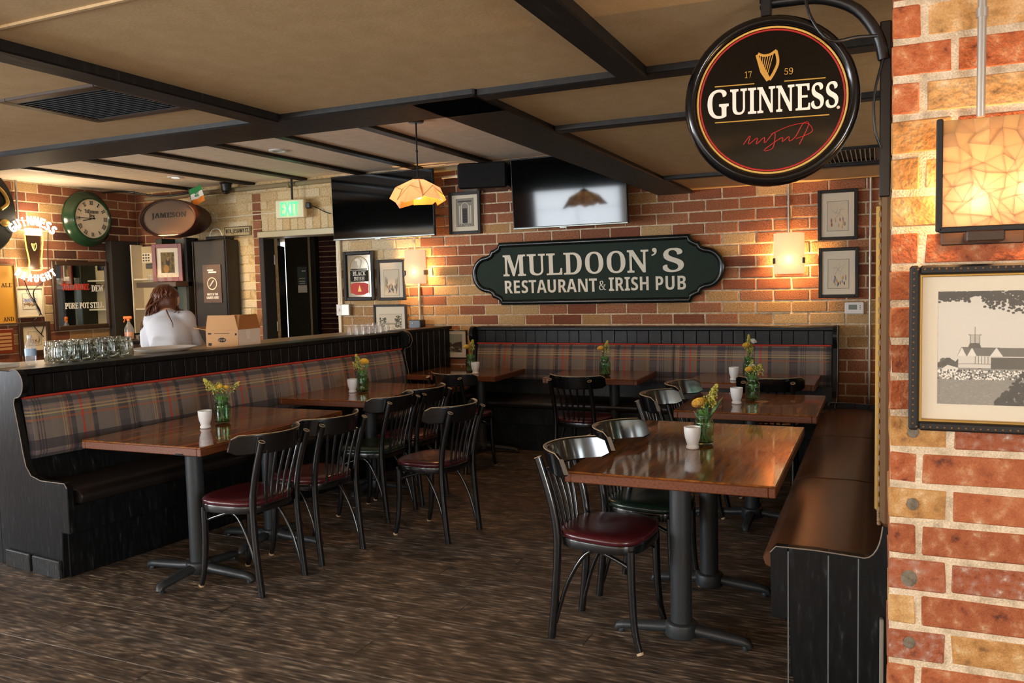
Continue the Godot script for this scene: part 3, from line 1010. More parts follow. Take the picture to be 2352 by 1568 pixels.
# ------------------------------------------------------------------ chairs
func chair(called: String, label: String, seat: Material) -> Node3D:
	# front toward +z, feet at y = 0
	var t := thing(called, label, "chair", Vector3.ZERO, 0, "black bentwood chairs")
	var bl: Material = mats.black_lacquer
	var b: MB
	for s in [-1, 1]:
		b = MB.new()   # rear leg and back post in one bent piece
		b.tube(smooth_path([Vector3(s * 0.172, 0, -0.205), Vector3(s * 0.172, 0.2, -0.183), Vector3(s * 0.17, 0.45, -0.168), Vector3(s * 0.172, 0.62, -0.192), Vector3(s * 0.175, 0.815, -0.252)], 14), 0.0185, 9)
		part("rear_leg", b, bl, t)
		b = MB.new()
		b.tube(smooth_path([Vector3(s * 0.168, 0.44, 0.172), Vector3(s * 0.168, 0.25, 0.176), Vector3(s * 0.172, 0.1, 0.188), Vector3(s * 0.176, 0.0, 0.212)], 10), [0.019, 0.019, 0.0185, 0.018, 0.0175, 0.017, 0.0165, 0.016, 0.0155, 0.015, 0.0145], 8)
		var leg := part("front_leg", b, bl, t)
		b = MB.new()
		b.tube([Vector3(s * 0.176, 0.001, 0.213), Vector3(s * 0.1745, 0.012, 0.209)], 0.0158, 8)
		part("foot_tip", b, mats.worn_wood, leg)
		b = MB.new()   # side brace: from low on the rear leg up under the seat and down to the front leg
		b.tube(smooth_path([Vector3(s * 0.163, 0.07, -0.186), Vector3(s * 0.158, 0.24, -0.135), Vector3(s * 0.15, 0.375, -0.06), Vector3(s * 0.145, 0.415, 0.0), Vector3(s * 0.15, 0.395, 0.085), Vector3(s * 0.16, 0.365, 0.165)], 18), 0.0095, 7)
		part("side_brace", b, bl, t)
	b = MB.new()
	b.tube(smooth_path([Vector3(-0.16, 0.365, 0.168), Vector3(-0.09, 0.4, 0.15), Vector3(0, 0.417, 0.13), Vector3(0.09, 0.4, 0.15), Vector3(0.16, 0.365, 0.168)], 14), 0.0095, 7)
	part("front_brace", b, bl, t)
	# seat ring and pad: rounded trapezium
	var shape := PackedVector2Array()
	for i in 36:
		var a := TAU * i / 36
		var e := Vector2(signf(cos(a)) * pow(absf(cos(a)), 0.62), signf(sin(a)) * pow(absf(sin(a)), 0.62))
		shape.append(Vector2(e.x * (0.205 + 0.018 * e.y), 0.012 + e.y * 0.2))
	b = MB.new()
	var rows := []
	for q in [[0.955, 0.425], [1.0, 0.428], [1.0, 0.462], [0.97, 0.466]]:
		var row := PackedVector3Array()
		for p in shape: row.append(Vector3(p.x * q[0], q[1], -p.y * q[0] * -1.0))
		row.reverse()
		rows.append(row)
	b.sheet(rows, true)
	b._cap(rows[0], Vector3(0, 0.425, 0.012), Vector3.DOWN)
	part("seat_ring", b, bl, t)
	b = MB.new()
	rows = []
	for q in [[0.965, 0.464], [1.0, 0.47], [1.005, 0.482], [0.97, 0.494], [0.85, 0.5], [0.6, 0.502], [0.3, 0.5], [0.02, 0.499]]:
		var row := PackedVector3Array()
		for p in shape: row.append(Vector3(p.x * q[0], q[1], p.y * q[0]))
		row.reverse()
		rows.append(row)
	b.sheet(rows, true)
	part("seat_pad", b, seat, t)
	# crest: a wide bent board with rounded, forward-turned ends
	b = MB.new()
	rows = []
	var wear := []
	for i in 25:
		var u := (i / 24.0) * 2.0 - 1.0
		var x := u * 0.243
		var z := -0.262 + 0.165 * pow(absf(u), 2.3)
		var tw := clampf((1.0 - absf(u)) * 9.0, 0.0, 1.0)
		var hh := 0.052 * sqrt(1.0 - pow(1.0 - tw, 2.0) * 0.6)
		var yc := 0.797
		var nx := Vector3(-u * 0.55 * pow(absf(u), 1.0), 0, 1).normalized()
		var c := Vector3(x, yc, z)
		var th := nx * 0.0095
		var lean := Vector3(0, 0, -0.012)
		var top := c + Vector3(0, hh, 0) + lean
		var bot := c - Vector3(0, hh, 0) - lean
		var row := PackedVector3Array([bot - th, bot + th, bot.lerp(top, 0.06) + th * 1.05, bot.lerp(top, 0.94) + th * 1.05, top + th * 0.8, top - th * 0.8, bot.lerp(top, 0.94) - th * 1.05, bot.lerp(top, 0.06) - th * 1.05])
		row.reverse()
		rows.append(row)
		wear.append(top - th * 0.75 + Vector3(0, 0.0005, 0))
	b.sheet(rows, true)
	b._cap(rows[0], (rows[0][7] + rows[0][3]) * 0.5, Vector3(-1, 0, 0))
	b._cap(rows[24], (rows[24][7] + rows[24][3]) * 0.5, Vector3(1, 0, 0))
	var crest := part("crest_rail", b, bl, t)
	b = MB.new()
	b.tube(wear, 0.0022, 5)
	part("worn_edge", b, mats.worn_wood, crest)
	for s in [-1, 1]:
		b = MB.new()
		var ring := []
		for i in 13:
			var a := TAU * i / 12
			ring.append(Vector3(s * 0.175 + cos(a) * 0.0165, 0.815 + sin(a) * 0.007 + 0.001, -0.253 + sin(a) * 0.015))
		b.tube(ring, 0.0018, 5, false)
		part("worn_post_end", b, mats.worn_wood, crest)
	for k in 5:
		var u := (k - 2) / 2.0
		b = MB.new()
		b.tube(smooth_path([Vector3(u * 0.082, 0.462, -0.178), Vector3(u * 0.098, 0.6, -0.2), Vector3(u * 0.118, 0.757, -0.25 + 0.012 * absf(u))], 8), 0.0085, 7)
		part("spindle", b, bl, t)
	return t

# ------------------------------------------------------------------ tables
func table(label: String, at: Vector3, turn: float, sx: float, sz: float, bases: Array, cross: bool) -> Node3D:
	var t := thing("pub_table", label, "table", at, turn, "dark wooden pub tables")
	var b := MB.new()
	b.box(Vector3(0, 0.7465, 0), Vector3(sx - 0.002, 0.007, sz - 0.002), 0.0025)
	var top := part("tabletop", b, mats.table_wood, t)
	for s in [-1, 1]:
		b = MB.new()
		b.box(Vector3(s * (sx / 2 - 0.014), 0.7215, 0), Vector3(0.028, 0.043, sz), 0.004)
		part("edge_strip", b, mats.table_edge, top)
		b = MB.new()
		b.box(Vector3(0, 0.7215, s * (sz / 2 - 0.014)), Vector3(sx - 0.056, 0.043, 0.028), 0.004)
		part("edge_strip", b, mats.table_edge, top)
	b = MB.new()
	b.box(Vector3(0, 0.726, 0), Vector3(sx - 0.06, 0.03, sz - 0.06))
	part("underside", b, mats.frame_brown, top)
	for p in bases:
		var iron: Material = mats.pedestal_iron
		b = MB.new()
		b.lathe([Vector2(0.001, 0.71), Vector2(0.11, 0.71), Vector2(0.11, 0.7), Vector2(0.05, 0.695), Vector2(0.0465, 0.68), Vector2(0.0465, 0.06), Vector2(0.001, 0.06)], 22)
		var col := part("pedestal_column", b, iron, t, Vector3(p.x, 0, p.y))
		b = MB.new()
		b.lathe([Vector2(0.001, 0.09), Vector2(0.062, 0.09), Vector2(0.07, 0.08), Vector2(0.072, 0.03), Vector2(0.06, 0.022), Vector2(0.001, 0.022)], 22)
		part("hub", b, iron, col)
		var dirs := [0.0, PI] if not cross else [0.0, PI / 2, PI, PI * 1.5]
		for a in dirs:
			var d := Vector3(cos(a), 0, -sin(a))
			var rc := 0.36 if cross and absf(d.x) > 0.5 else 0.285
			b = MB.new()
			b.tube([d * 0.05 + Vector3(0, 0.058, 0), d * 0.12 + Vector3(0, 0.05, 0), d * (rc - 0.03) + Vector3(0, 0.038, 0), d * rc + Vector3(0, 0.03, 0), d * (rc + 0.012) + Vector3(0, 0.012, 0)], [0.032, 0.03, 0.027, 0.025, 0.016], 8, true, Vector3.UP, 0.8)
			b.lathe([Vector2(0.001, 0.0), Vector2(0.015, 0.0), Vector2(0.015, 0.02), Vector2(0.001, 0.02)], 10, Transform3D(Basis(), d * (rc - 0.01)))
			part("foot", b, iron, col)
	return t

# ------------------------------------------------------------------ table dressing
func jar(label: String, at: Vector3) -> Node3D:
	var t := thing("glass_vase", label, "vase", at, 0, "glass jars holding flowers")
	var b := MB.new()
	b.lathe([Vector2(0.002, 0.004), Vector2(0.032, 0.002), Vector2(0.0385, 0.012), Vector2(0.04, 0.03), Vector2(0.04, 0.1), Vector2(0.037, 0.112), Vector2(0.03, 0.122), Vector2(0.0285, 0.128), Vector2(0.0285, 0.147), Vector2(0.03, 0.15), Vector2(0.0265, 0.15), Vector2(0.0255, 0.128), Vector2(0.0345, 0.11), Vector2(0.0368, 0.1), Vector2(0.0368, 0.02), Vector2(0.03, 0.012), Vector2(0.002, 0.012)], 20)
	part("jar", b, mats.green_glass, t)
	b = MB.new()
	for y in [0.131, 0.138, 0.146]:
		var ring := []
		for i in 17: ring.append(Vector3(cos(TAU * i / 16) * 0.029, y, sin(TAU * i / 16) * 0.029))
		b.tube(ring, 0.0015, 5, false)
	part("screw_thread", b, mats.clear_glass, t)
	b = MB.new()
	b.lathe([Vector2(0.001, 0.0835), Vector2(0.0366, 0.0835), Vector2(0.0366, 0.085), Vector2(0.001, 0.085)], 18)
	part("water", b, mats.clear_glass, t)
	return t

func blossom(t: Node3D, c: Vector3, r: float, tilt: Vector3, m: Material) -> void:
	var b := MB.new()
	for ring in 3:
		var cnt: int = [4, 5, 6][ring]
		for k in cnt:
			var a := TAU * k / cnt + ring * 0.7
			var open: float = [0.25, 0.6, 0.95][ring]
			var d := Vector3(cos(a), 0, sin(a))
			var side := Vector3(-sin(a), 0, cos(a))
			var rows := []
			for i in 5:
				var v := i / 4.0
				var row := PackedVector3Array()
				for j in 4:
					var w := (j / 3.0 - 0.5) * 1.5 * r * sin(PI * clampf(0.15 + v * 0.72, 0, 1))
					row.append(d * (r * (0.1 + open * 0.75 * sin(v * 1.5))) + Vector3(0, r * (v * 1.25 - 0.5 - open * v * v * 0.45), 0) + side * w - d * w * w * 6.0)
				rows.append(row)
			b.sheet(rows)
	var o := part("flower_head", b, m, t, c)
	o.rotation = tilt

func sprig(t: Node3D, base: Vector3, tip: Vector3, spread: float, n: int) -> void:
	var b := MB.new()
	b.tube([base, base.lerp(tip, 0.5) + Vector3(0.004, 0, 0), tip], 0.0016, 5)
	part("stem", b, mats.stem_green, t)
	b = MB.new()
	for k in int(n * 1.7):
		var v := pow(rng.randf(), 0.8)
		var p := base.lerp(tip, 0.35 + 0.65 * v)
		var s := spread * 1.35 * (1.12 - v)
		p += Vector3(rng.randf_range(-s, s), rng.randf_range(-0.2, 1.0) * s * 0.6, rng.randf_range(-s, s))
		var r := rng.randf_range(0.0028, 0.0052)
		b.ball(p, Vector3(r, r, r), 5, 3)
	part("goldenrod", b, mats.sprig_yellow, t)
	b = MB.new()
	for k in n / 3:
		var v := rng.randf()
		var p := base.lerp(tip, 0.2 + 0.7 * v)
		leafblade(b, p, Vector3(rng.randf_range(-1, 1), rng.randf_range(0.1, 0.8), rng.randf_range(-1, 1)).normalized(), rng.randf_range(0.018, 0.03), 0.006)
	part("sprig_leaves", b, mats.leaf_green, t)

func leafblade(b: MB, p: Vector3, d: Vector3, l: float, w: float) -> void:
	var s := d.cross(Vector3.UP).normalized()
	if s.length() < 0.5: s = Vector3.RIGHT
	var rows := []
	for i in 6:
		var v := i / 5.0
		var c := p + d * l * v + Vector3(0, -l * 0.18 * v * v, 0)
		var ww := w * sin(PI * pow(v, 0.7)) + 0.0003
		rows.append(PackedVector3Array([c - s * ww, c + Vector3(0, -ww * 0.25, 0), c + s * ww]))
	b.sheet(rows)

func bouquet(kind: int, label: String, at: Vector3) -> Node3D:
	var t := thing("flower_bouquet", label, "flowers", at, 0, "small bouquets in jars")
	var b := MB.new()
	for k in 7:   # stems inside the jar
		var a := TAU * k / 7.0 + kind
		b.tube(smooth_path([Vector3(cos(a) * 0.022, 0.014, sin(a) * 0.022), Vector3(cos(a + 2.6) * 0.012, 0.08, sin(a + 2.6) * 0.012), Vector3(cos(a + 3.0) * 0.018, 0.16, sin(a + 3.0) * 0.018)], 6), 0.0028, 5)
	part("stems", b, mats.stem_green, t)
	b = MB.new()
	for k in 9:
		var a := TAU * k / 9.0
		leafblade(b, Vector3(cos(a) * 0.012, 0.1 + 0.006 * (k % 4), sin(a) * 0.012), Vector3(cos(a) * 0.55, 1, sin(a) * 0.55).normalized(), 0.07, 0.013)
	part("leaves", b, mats.leaf_green, t)
	# a big pale leaf standing at the side (camera is toward +z and +x)
	var yl: Material = mats.petal_yellow
	match kind:
		0:
			sprig(t, Vector3(0, 0.13, 0), Vector3(-0.075, 0.262, 0.03), 0.026, 90)
			sprig(t, Vector3(0, 0.13, 0), Vector3(-0.02, 0.235, -0.01), 0.028, 60)
			sprig(t, Vector3(0.01, 0.13, 0), Vector3(0.085, 0.235, -0.03), 0.018, 22)
			blossom(t, Vector3(0.0, 0.215, 0.02), 0.018, Vector3(0.3, 0, -0.1), yl)
			blossom(t, Vector3(0.03, 0.21, 0.01), 0.016, Vector3(0.3, 0, -0.4), yl)
			big_leaf(t, Vector3(0.015, 0.12, 0.02), Vector3(0.045, 0.205, 0.02))
		1:
			sprig(t, Vector3(0, 0.13, 0), Vector3(-0.04, 0.275, 0.0), 0.02, 55)
			sprig(t, Vector3(0, 0.13, 0), Vector3(-0.055, 0.22, 0.02), 0.02, 30)
			blossom(t, Vector3(0.018, 0.222, 0.01), 0.034, Vector3(0.5, 0, -0.3), yl)
			big_leaf(t, Vector3(0.02, 0.13, -0.01), Vector3(0.055, 0.24, -0.02))
			big_leaf(t, Vector3(0.02, 0.16, -0.02), Vector3(0.03, 0.262, -0.03))
		2:
			sprig(t, Vector3(0, 0.13, 0), Vector3(0.06, 0.275, -0.02), 0.024, 90)
			sprig(t, Vector3(0, 0.13, 0), Vector3(0.035, 0.225, 0.01), 0.026, 60)
			blossom(t, Vector3(-0.028, 0.195, 0.025), 0.03, Vector3(0.5, 0, 0.5), yl)
			blossom(t, Vector3(-0.01, 0.2, 0.0), 0.024, Vector3(0.3, 0, 0.2), yl)
			big_leaf(t, Vector3(0.02, 0.13, 0.02), Vector3(0.08, 0.245, 0.01))
		3:
			sprig(t, Vector3(0, 0.13, 0), Vector3(0.04, 0.225, 0.02), 0.03, 70)
			sprig(t, Vector3(0, 0.13, 0), Vector3(0.0, 0.25, -0.02), 0.02, 40)
			blossom(t, Vector3(-0.025, 0.195, 0.02), 0.026, Vector3(0.5, 0, 0.4), yl)
			blossom(t, Vector3(0.0, 0.215, -0.02), 0.018, Vector3(0.2, 0, 0.1), mats.petal_white)
		4:
			sprig(t, Vector3(0, 0.13, 0), Vector3(0.02, 0.285, 0.0), 0.022, 70)
			blossom(t, Vector3(-0.032, 0.225, 0.015), 0.03, Vector3(0.4, 0, 0.3), yl)
			big_leaf(t, Vector3(0.015, 0.12, 0.0), Vector3(0.05, 0.225, 0.0))
		5:
			sprig(t, Vector3(0, 0.13, 0), Vector3(0.0, 0.33, 0.0), 0.02, 80)
			sprig(t, Vector3(0, 0.13, 0), Vector3(0.02, 0.26, 0.0), 0.02, 40)
			blossom(t, Vector3(-0.02, 0.25, 0.015), 0.032, Vector3(0.4, 0, 0.3), yl)
			blossom(t, Vector3(0.032, 0.28, 0.0), 0.028, Vector3(0.4, 0, -0.4), mats.petal_white)
	return t

func big_leaf(t: Node3D, a: Vector3, c: Vector3) -> void:
	var b := MB.new()
	leafblade(b, a, (c - a).normalized(), (c - a).length(), 0.017)
	part("broad_leaf", b, mat("pale_leaf", "7aa06a", 0.45), t)

func votive(label: String, at: Vector3) -> Node3D:
	var t := thing("candle_holder", label, "candle holder", at, 0, "frosted glass candle holders")
	var b := MB.new()
	b.lathe([Vector2(0.001, 0.0), Vector2(0.024, 0.0), Vector2(0.0275, 0.004), Vector2(0.027, 0.011), Vector2(0.0225, 0.016), Vector2(0.024, 0.022), Vector2(0.031, 0.045), Vector2(0.0345, 0.07), Vector2(0.0355, 0.092), Vector2(0.0335, 0.092), Vector2(0.032, 0.07), Vector2(0.028, 0.045), Vector2(0.02, 0.028), Vector2(0.001, 0.026)], 22)
	part("cup", b, mats.frosted_glass, t)
	b = MB.new()
	b.lathe([Vector2(0.001, 0.045), Vector2(0.0265, 0.045), Vector2(0.023, 0.031), Vector2(0.001, 0.028)], 16)
	part("candle", b, mats.paper_white, t)
	return t

# ------------------------------------------------------------------ lettering and prints
var fonts := {}
func font(kind: String) -> Font:
	if not fonts.has(kind):
		var f := SystemFont.new()
		f.font_names = PackedStringArray(["Droid Serif" if kind.begins_with("serif") else "Droid Sans"])
		f.font_weight = 700 if kind.ends_with("bold") else 400
		fonts[kind] = f
	return fonts[kind]

# words fitted to width w and capital height h (metres), centred, standing proud along +z
func words(parent: Node3D, called: String, s: String, kind: String, w: float, h: float, m: Material, at: Vector3, deep := 0.004, rot := Vector3.ZERO) -> MeshInstance3D:
	var t := TextMesh.new()
	t.text = s
	t.font = font(kind)
	t.font_size = 48
	t.pixel_size = 0.01
	t.curve_step = 2.0
	t.depth = 0.1
	var a := t.get_aabb()
	var o := part(called, t, m, parent, at, rot)
	var sx := w / maxf(a.size.x, 0.001)
	var sy := h / maxf(a.size.y, 0.001)
	o.scale = Vector3(sx, sy, deep / 0.1)
	o.position = at - Basis.from_euler(o.rotation) * Vector3((a.position.x + a.size.x / 2) * sx, (a.position.y + a.size.y / 2) * sy, 0)
	return o

func img(w: int, h: int, c: String) -> Image:
	var im := Image.create(w, h, false, Image.FORMAT_RGB8)
	im.fill(Color(c))
	return im

func disc(im: Image, x: float, y: float, rx: float, ry: float, c: Color) -> void:
	for j in range(maxi(0, int(y - ry)), mini(im.get_height(), int(y + ry) + 1)):
		for i in range(maxi(0, int(x - rx)), mini(im.get_width(), int(x + rx) + 1)):
			var dx := (i - x) / maxf(rx, 0.5)
			var dy := (j - y) / maxf(ry, 0.5)
			if dx * dx + dy * dy <= 1.0: im.set_pixel(i, j, c)

func pen(im: Image, a: Vector2, b: Vector2, c: Color, r := 0.8) -> void:
	var n := int(a.distance_to(b)) + 1
	for i in n + 1:
		var p := a.lerp(b, float(i) / n)
		disc(im, p.x, p.y, r, r, c)

func poly(im: Image, pts: PackedVector2Array, c: Color) -> void:
	var lo := pts[0]
	var hi := pts[0]
	for p in pts:
		lo = lo.min(p); hi = hi.max(p)
	for y in range(maxi(0, int(lo.y)), mini(im.get_height(), int(hi.y) + 1)):
		for x in range(maxi(0, int(lo.x)), mini(im.get_width(), int(hi.x) + 1)):
			if Geometry2D.is_point_in_polygon(Vector2(x + 0.5, y + 0.5), pts): im.set_pixel(x, y, c)

func print_of(im: Image, called: String) -> StandardMaterial3D:
	var m := mat(called, "ffffff", 0.7)
	m.albedo_texture = ImageTexture.create_from_image(im)
	return m

# drawings for the small frames
func sketch(kind: String, sd: int) -> Image:
	var r := RandomNumberGenerator.new()
	r.seed = sd
	var im := img(160, 200, "d8cbb0")
	var ink := Color("4a4238")
	match kind:
		"street":   # pen drawing of a street with people
			poly(im, PackedVector2Array([Vector2(8, 40), Vector2(40, 70), Vector2(40, 150), Vector2(8, 170)]), Color("c4b494"))
			poly(im, PackedVector2Array([Vector2(152, 50), Vector2(118, 80), Vector2(118, 150), Vector2(152, 170)]), Color("cbbca0"))
			for k in 26: pen(im, Vector2(r.randf_range(8, 44), r.randf_range(50, 150)), Vector2(r.randf_range(8, 44), r.randf_range(50, 150)).lerp(Vector2(26, 100), 0.3), ink, 0.5)
			for k in 26: pen(im, Vector2(r.randf_range(116, 152), r.randf_range(60, 150)), Vector2(r.randf_range(116, 152), r.randf_range(70, 150)), ink, 0.5)
			for k in 40:
				var p := Vector2(r.randf_range(25, 140), r.randf_range(118, 178))
				var cc: Color = [Color("4a4238"), Color("8c5a40"), Color("50607c"), Color("6a6252")][r.randi() % 4]
				disc(im, p.x, p.y, 3, 9, cc); disc(im, p.x, p.y - 11, 2, 2.5, ink)
		"door":     # engraving of a tall doorway
			im.fill(Color("8c8676"))
			for x in [26, 44, 112, 130]: poly(im, PackedVector2Array([Vector2(x, 50), Vector2(x + 10, 50), Vector2(x + 10, 180), Vector2(x, 180)]), Color("cfc6b0"))
			poly(im, PackedVector2Array([Vector2(58, 70), Vector2(102, 70), Vector2(102, 176), Vector2(58, 176)]), Color("2c2a26"))
			for k in 5: pen(im, Vector2(60, 80 + k * 20), Vector2(100, 80 + k * 20), Color("6a6456"), 1.0)
			for k in 40:
				var a := PI + PI * k / 39.0
				disc(im, 80 + cos(a) * 34, 62 + sin(a) * 34, 2.5, 2.5, Color("d6cdb6"))
			for k in 60: disc(im, r.randf_range(10, 150), r.randf_range(172, 198), 3, 2, Color("d0c8b4") if k % 2 else Color("3a372f"))
			poly(im, PackedVector2Array([Vector2(16, 14), Vector2(144, 14), Vector2(144, 24), Vector2(16, 24)]), Color("45413a"))
		"figures":  # coloured cartoon of people in a town
			for k in 16: pen(im, Vector2(r.randf_range(10, 150), r.randf_range(20, 150)), Vector2(r.randf_range(10, 150), r.randf_range(20, 150)).lerp(Vector2(80, 60), 0.6), Color("8a8072"), 0.5)
			for k in 16:
				var p := Vector2(r.randf_range(20, 140), r.randf_range(120, 180))
				disc(im, p.x, p.y, 5, 12, [Color("7a86a0"), Color("b06a4c"), Color("c8a06a"), Color("3c3a40")][r.randi() % 4])
				disc(im, p.x, p.y - 14, 3, 3.4, Color("c89878"))
		"valley":   # landscape
			im.fill(Color("a8a890"))
			for k in 90: disc(im, r.randf_range(0, 160), r.randf_range(96, 200), r.randf_range(6, 16), r.randf_range(4, 10), Color("3c3428").lerp(Color("6c5638"), r.randf()))
			poly(im, PackedVector2Array([Vector2(0, 60), Vector2(30, 70), Vector2(60, 110), Vector2(0, 150)]), Color("40382c"))
			poly(im, PackedVector2Array([Vector2(160, 80), Vector2(120, 90), Vector2(90, 120), Vector2(160, 150)]), Color("4a3c2c"))
			disc(im, 80, 160, 18, 6, Color("8c7c5c"))
		"avenue":
			for k in 70: disc(im, 26 + r.randf_range(-26, 20), r.randf_range(40, 140), 5, 6, Color("6c7058").lerp(Color("3c4034"), r.randf()))
			for k in 70: disc(im, 130 + r.randf_range(-16, 28), r.randf_range(20, 150), 5, 6, Color("7c765e").lerp(Color("45402f"), r.randf()))
			poly(im, PackedVector2Array([Vector2(40, 120), Vector2(120, 120), Vector2(120, 100), Vector2(40, 104)]), Color("9c9880"))
			for k in 40: disc(im, r.randf_range(10, 150), r.randf_range(140, 196), 4, 3, Color("b8ac90") if k % 2 else Color("6a6450"))
		"harbour":
			im.fill(Color("d8d0bc"))
			for k in 60: disc(im, r.randf_range(10, 150), r.randf_range(60, 110), 8, 5, Color("5c6ca0").lerp(Color("8c90b0"), r.randf()))
			for k in 60: disc(im, r.randf_range(10, 150), r.randf_range(110, 160), 9, 5, Color("a8744c").lerp(Color("5c5040"), r.randf()))
		"portrait":
			im.fill(Color("6c5c34"))
			for k in 60: disc(im, r.randf_range(0, 160), r.randf_range(0, 200), r.randf_range(5, 14), r.randf_range(8, 20), Color("8c7430").lerp(Color("3c2e1c"), r.randf()))
			disc(im, 84, 90, 26, 44, Color("3a2c20")); disc(im, 84, 62, 16, 20, Color("8c6a44")); disc(im, 60, 160, 34, 40, Color("a87838"))
	return im

# frame, mat board, print and glass; the picture plane faces +z of the node
func picture(called: String, label: String, at: Vector3, turn: float, w: float, h: float, fw: float, frame: Material, pw: float, ph: float, dy: float, pm: Material, tilt := 0.0, group := "") -> Node3D:
	var t := thing(called, label, "picture", at, turn, group)
	t.rotation_degrees.z = tilt
	var b := MB.new()
	for s in [-1, 1]:
		b.box(Vector3(s * (w / 2 - fw / 2), 0, 0.012), Vector3(fw, h, 0.026), 0.004)
		b.box(Vector3(0, s * (h / 2 - fw / 2), 0.012), Vector3(w - fw * 1.9, fw, 0.025), 0.004)
	part("frame", b, frame, t)
	b = MB.new()
	b.box(Vector3(0, 0, 0.006), Vector3(w - fw, h - fw, 0.004))
	part("mat_board", b, mats.matboard, t)
	b = MB.new()
	b.box(Vector3(0, dy, 0.009), Vector3(pw + 0.008, ph + 0.008, 0.001))
	part("print_border", b, mat("border_grey", "8c8474", 0.9), t)
	b = MB.new()
	b.quad(Vector3(-pw / 2, dy - ph / 2, 0.0102), Vector3(pw / 2, dy - ph / 2, 0.0102), Vector3(pw / 2, dy + ph / 2, 0.0102), Vector3(-pw / 2, dy + ph / 2, 0.0102))
	part("print", b, pm, t)
	return t

func harp(parent: Node3D, called: String, h: float, m: Material, at: Vector3) -> void:
	# small stringed harp emblem: neck, pillar, soundbox and strings
	var b := MB.new()
	var s := h
	var neck := smooth_path([Vector3(-0.28, 0.44, 0) * s, Vector3(-0.1, 0.36, 0) * s, Vector3(0.12, 0.38, 0) * s, Vector3(0.32, 0.5, 0) * s], 10)
	b.tube(neck, 0.06 * s, 6, true, Vector3.UP, 0.8)
	b.tube(smooth_path([Vector3(0.3, 0.48, 0) * s, Vector3(0.36, 0.1, 0) * s, Vector3(0.22, -0.25, 0) * s, Vector3(0.08, -0.46, 0) * s], 10), 0.055 * s, 6)
	b.tube([Vector3(-0.32, 0.4, 0) * s, Vector3(-0.12, -0.15, 0) * s, Vector3(0.06, -0.47, 0) * s], [0.05 * s, 0.11 * s, 0.09 * s], 6)
	for k in 6:
		var v := k / 6.0
		b.tube([Vector3(-0.2 + v * 0.5, 0.36 + v * 0.06, 0) * s, Vector3(-0.2 + v * 0.26, 0.05 - v * 0.42, 0) * s], 0.014 * s, 4)
	part(called, b, m, parent, at, Vector3.ZERO, Vector3(1, 1, 0.12 if h > 0.05 else 0.3))

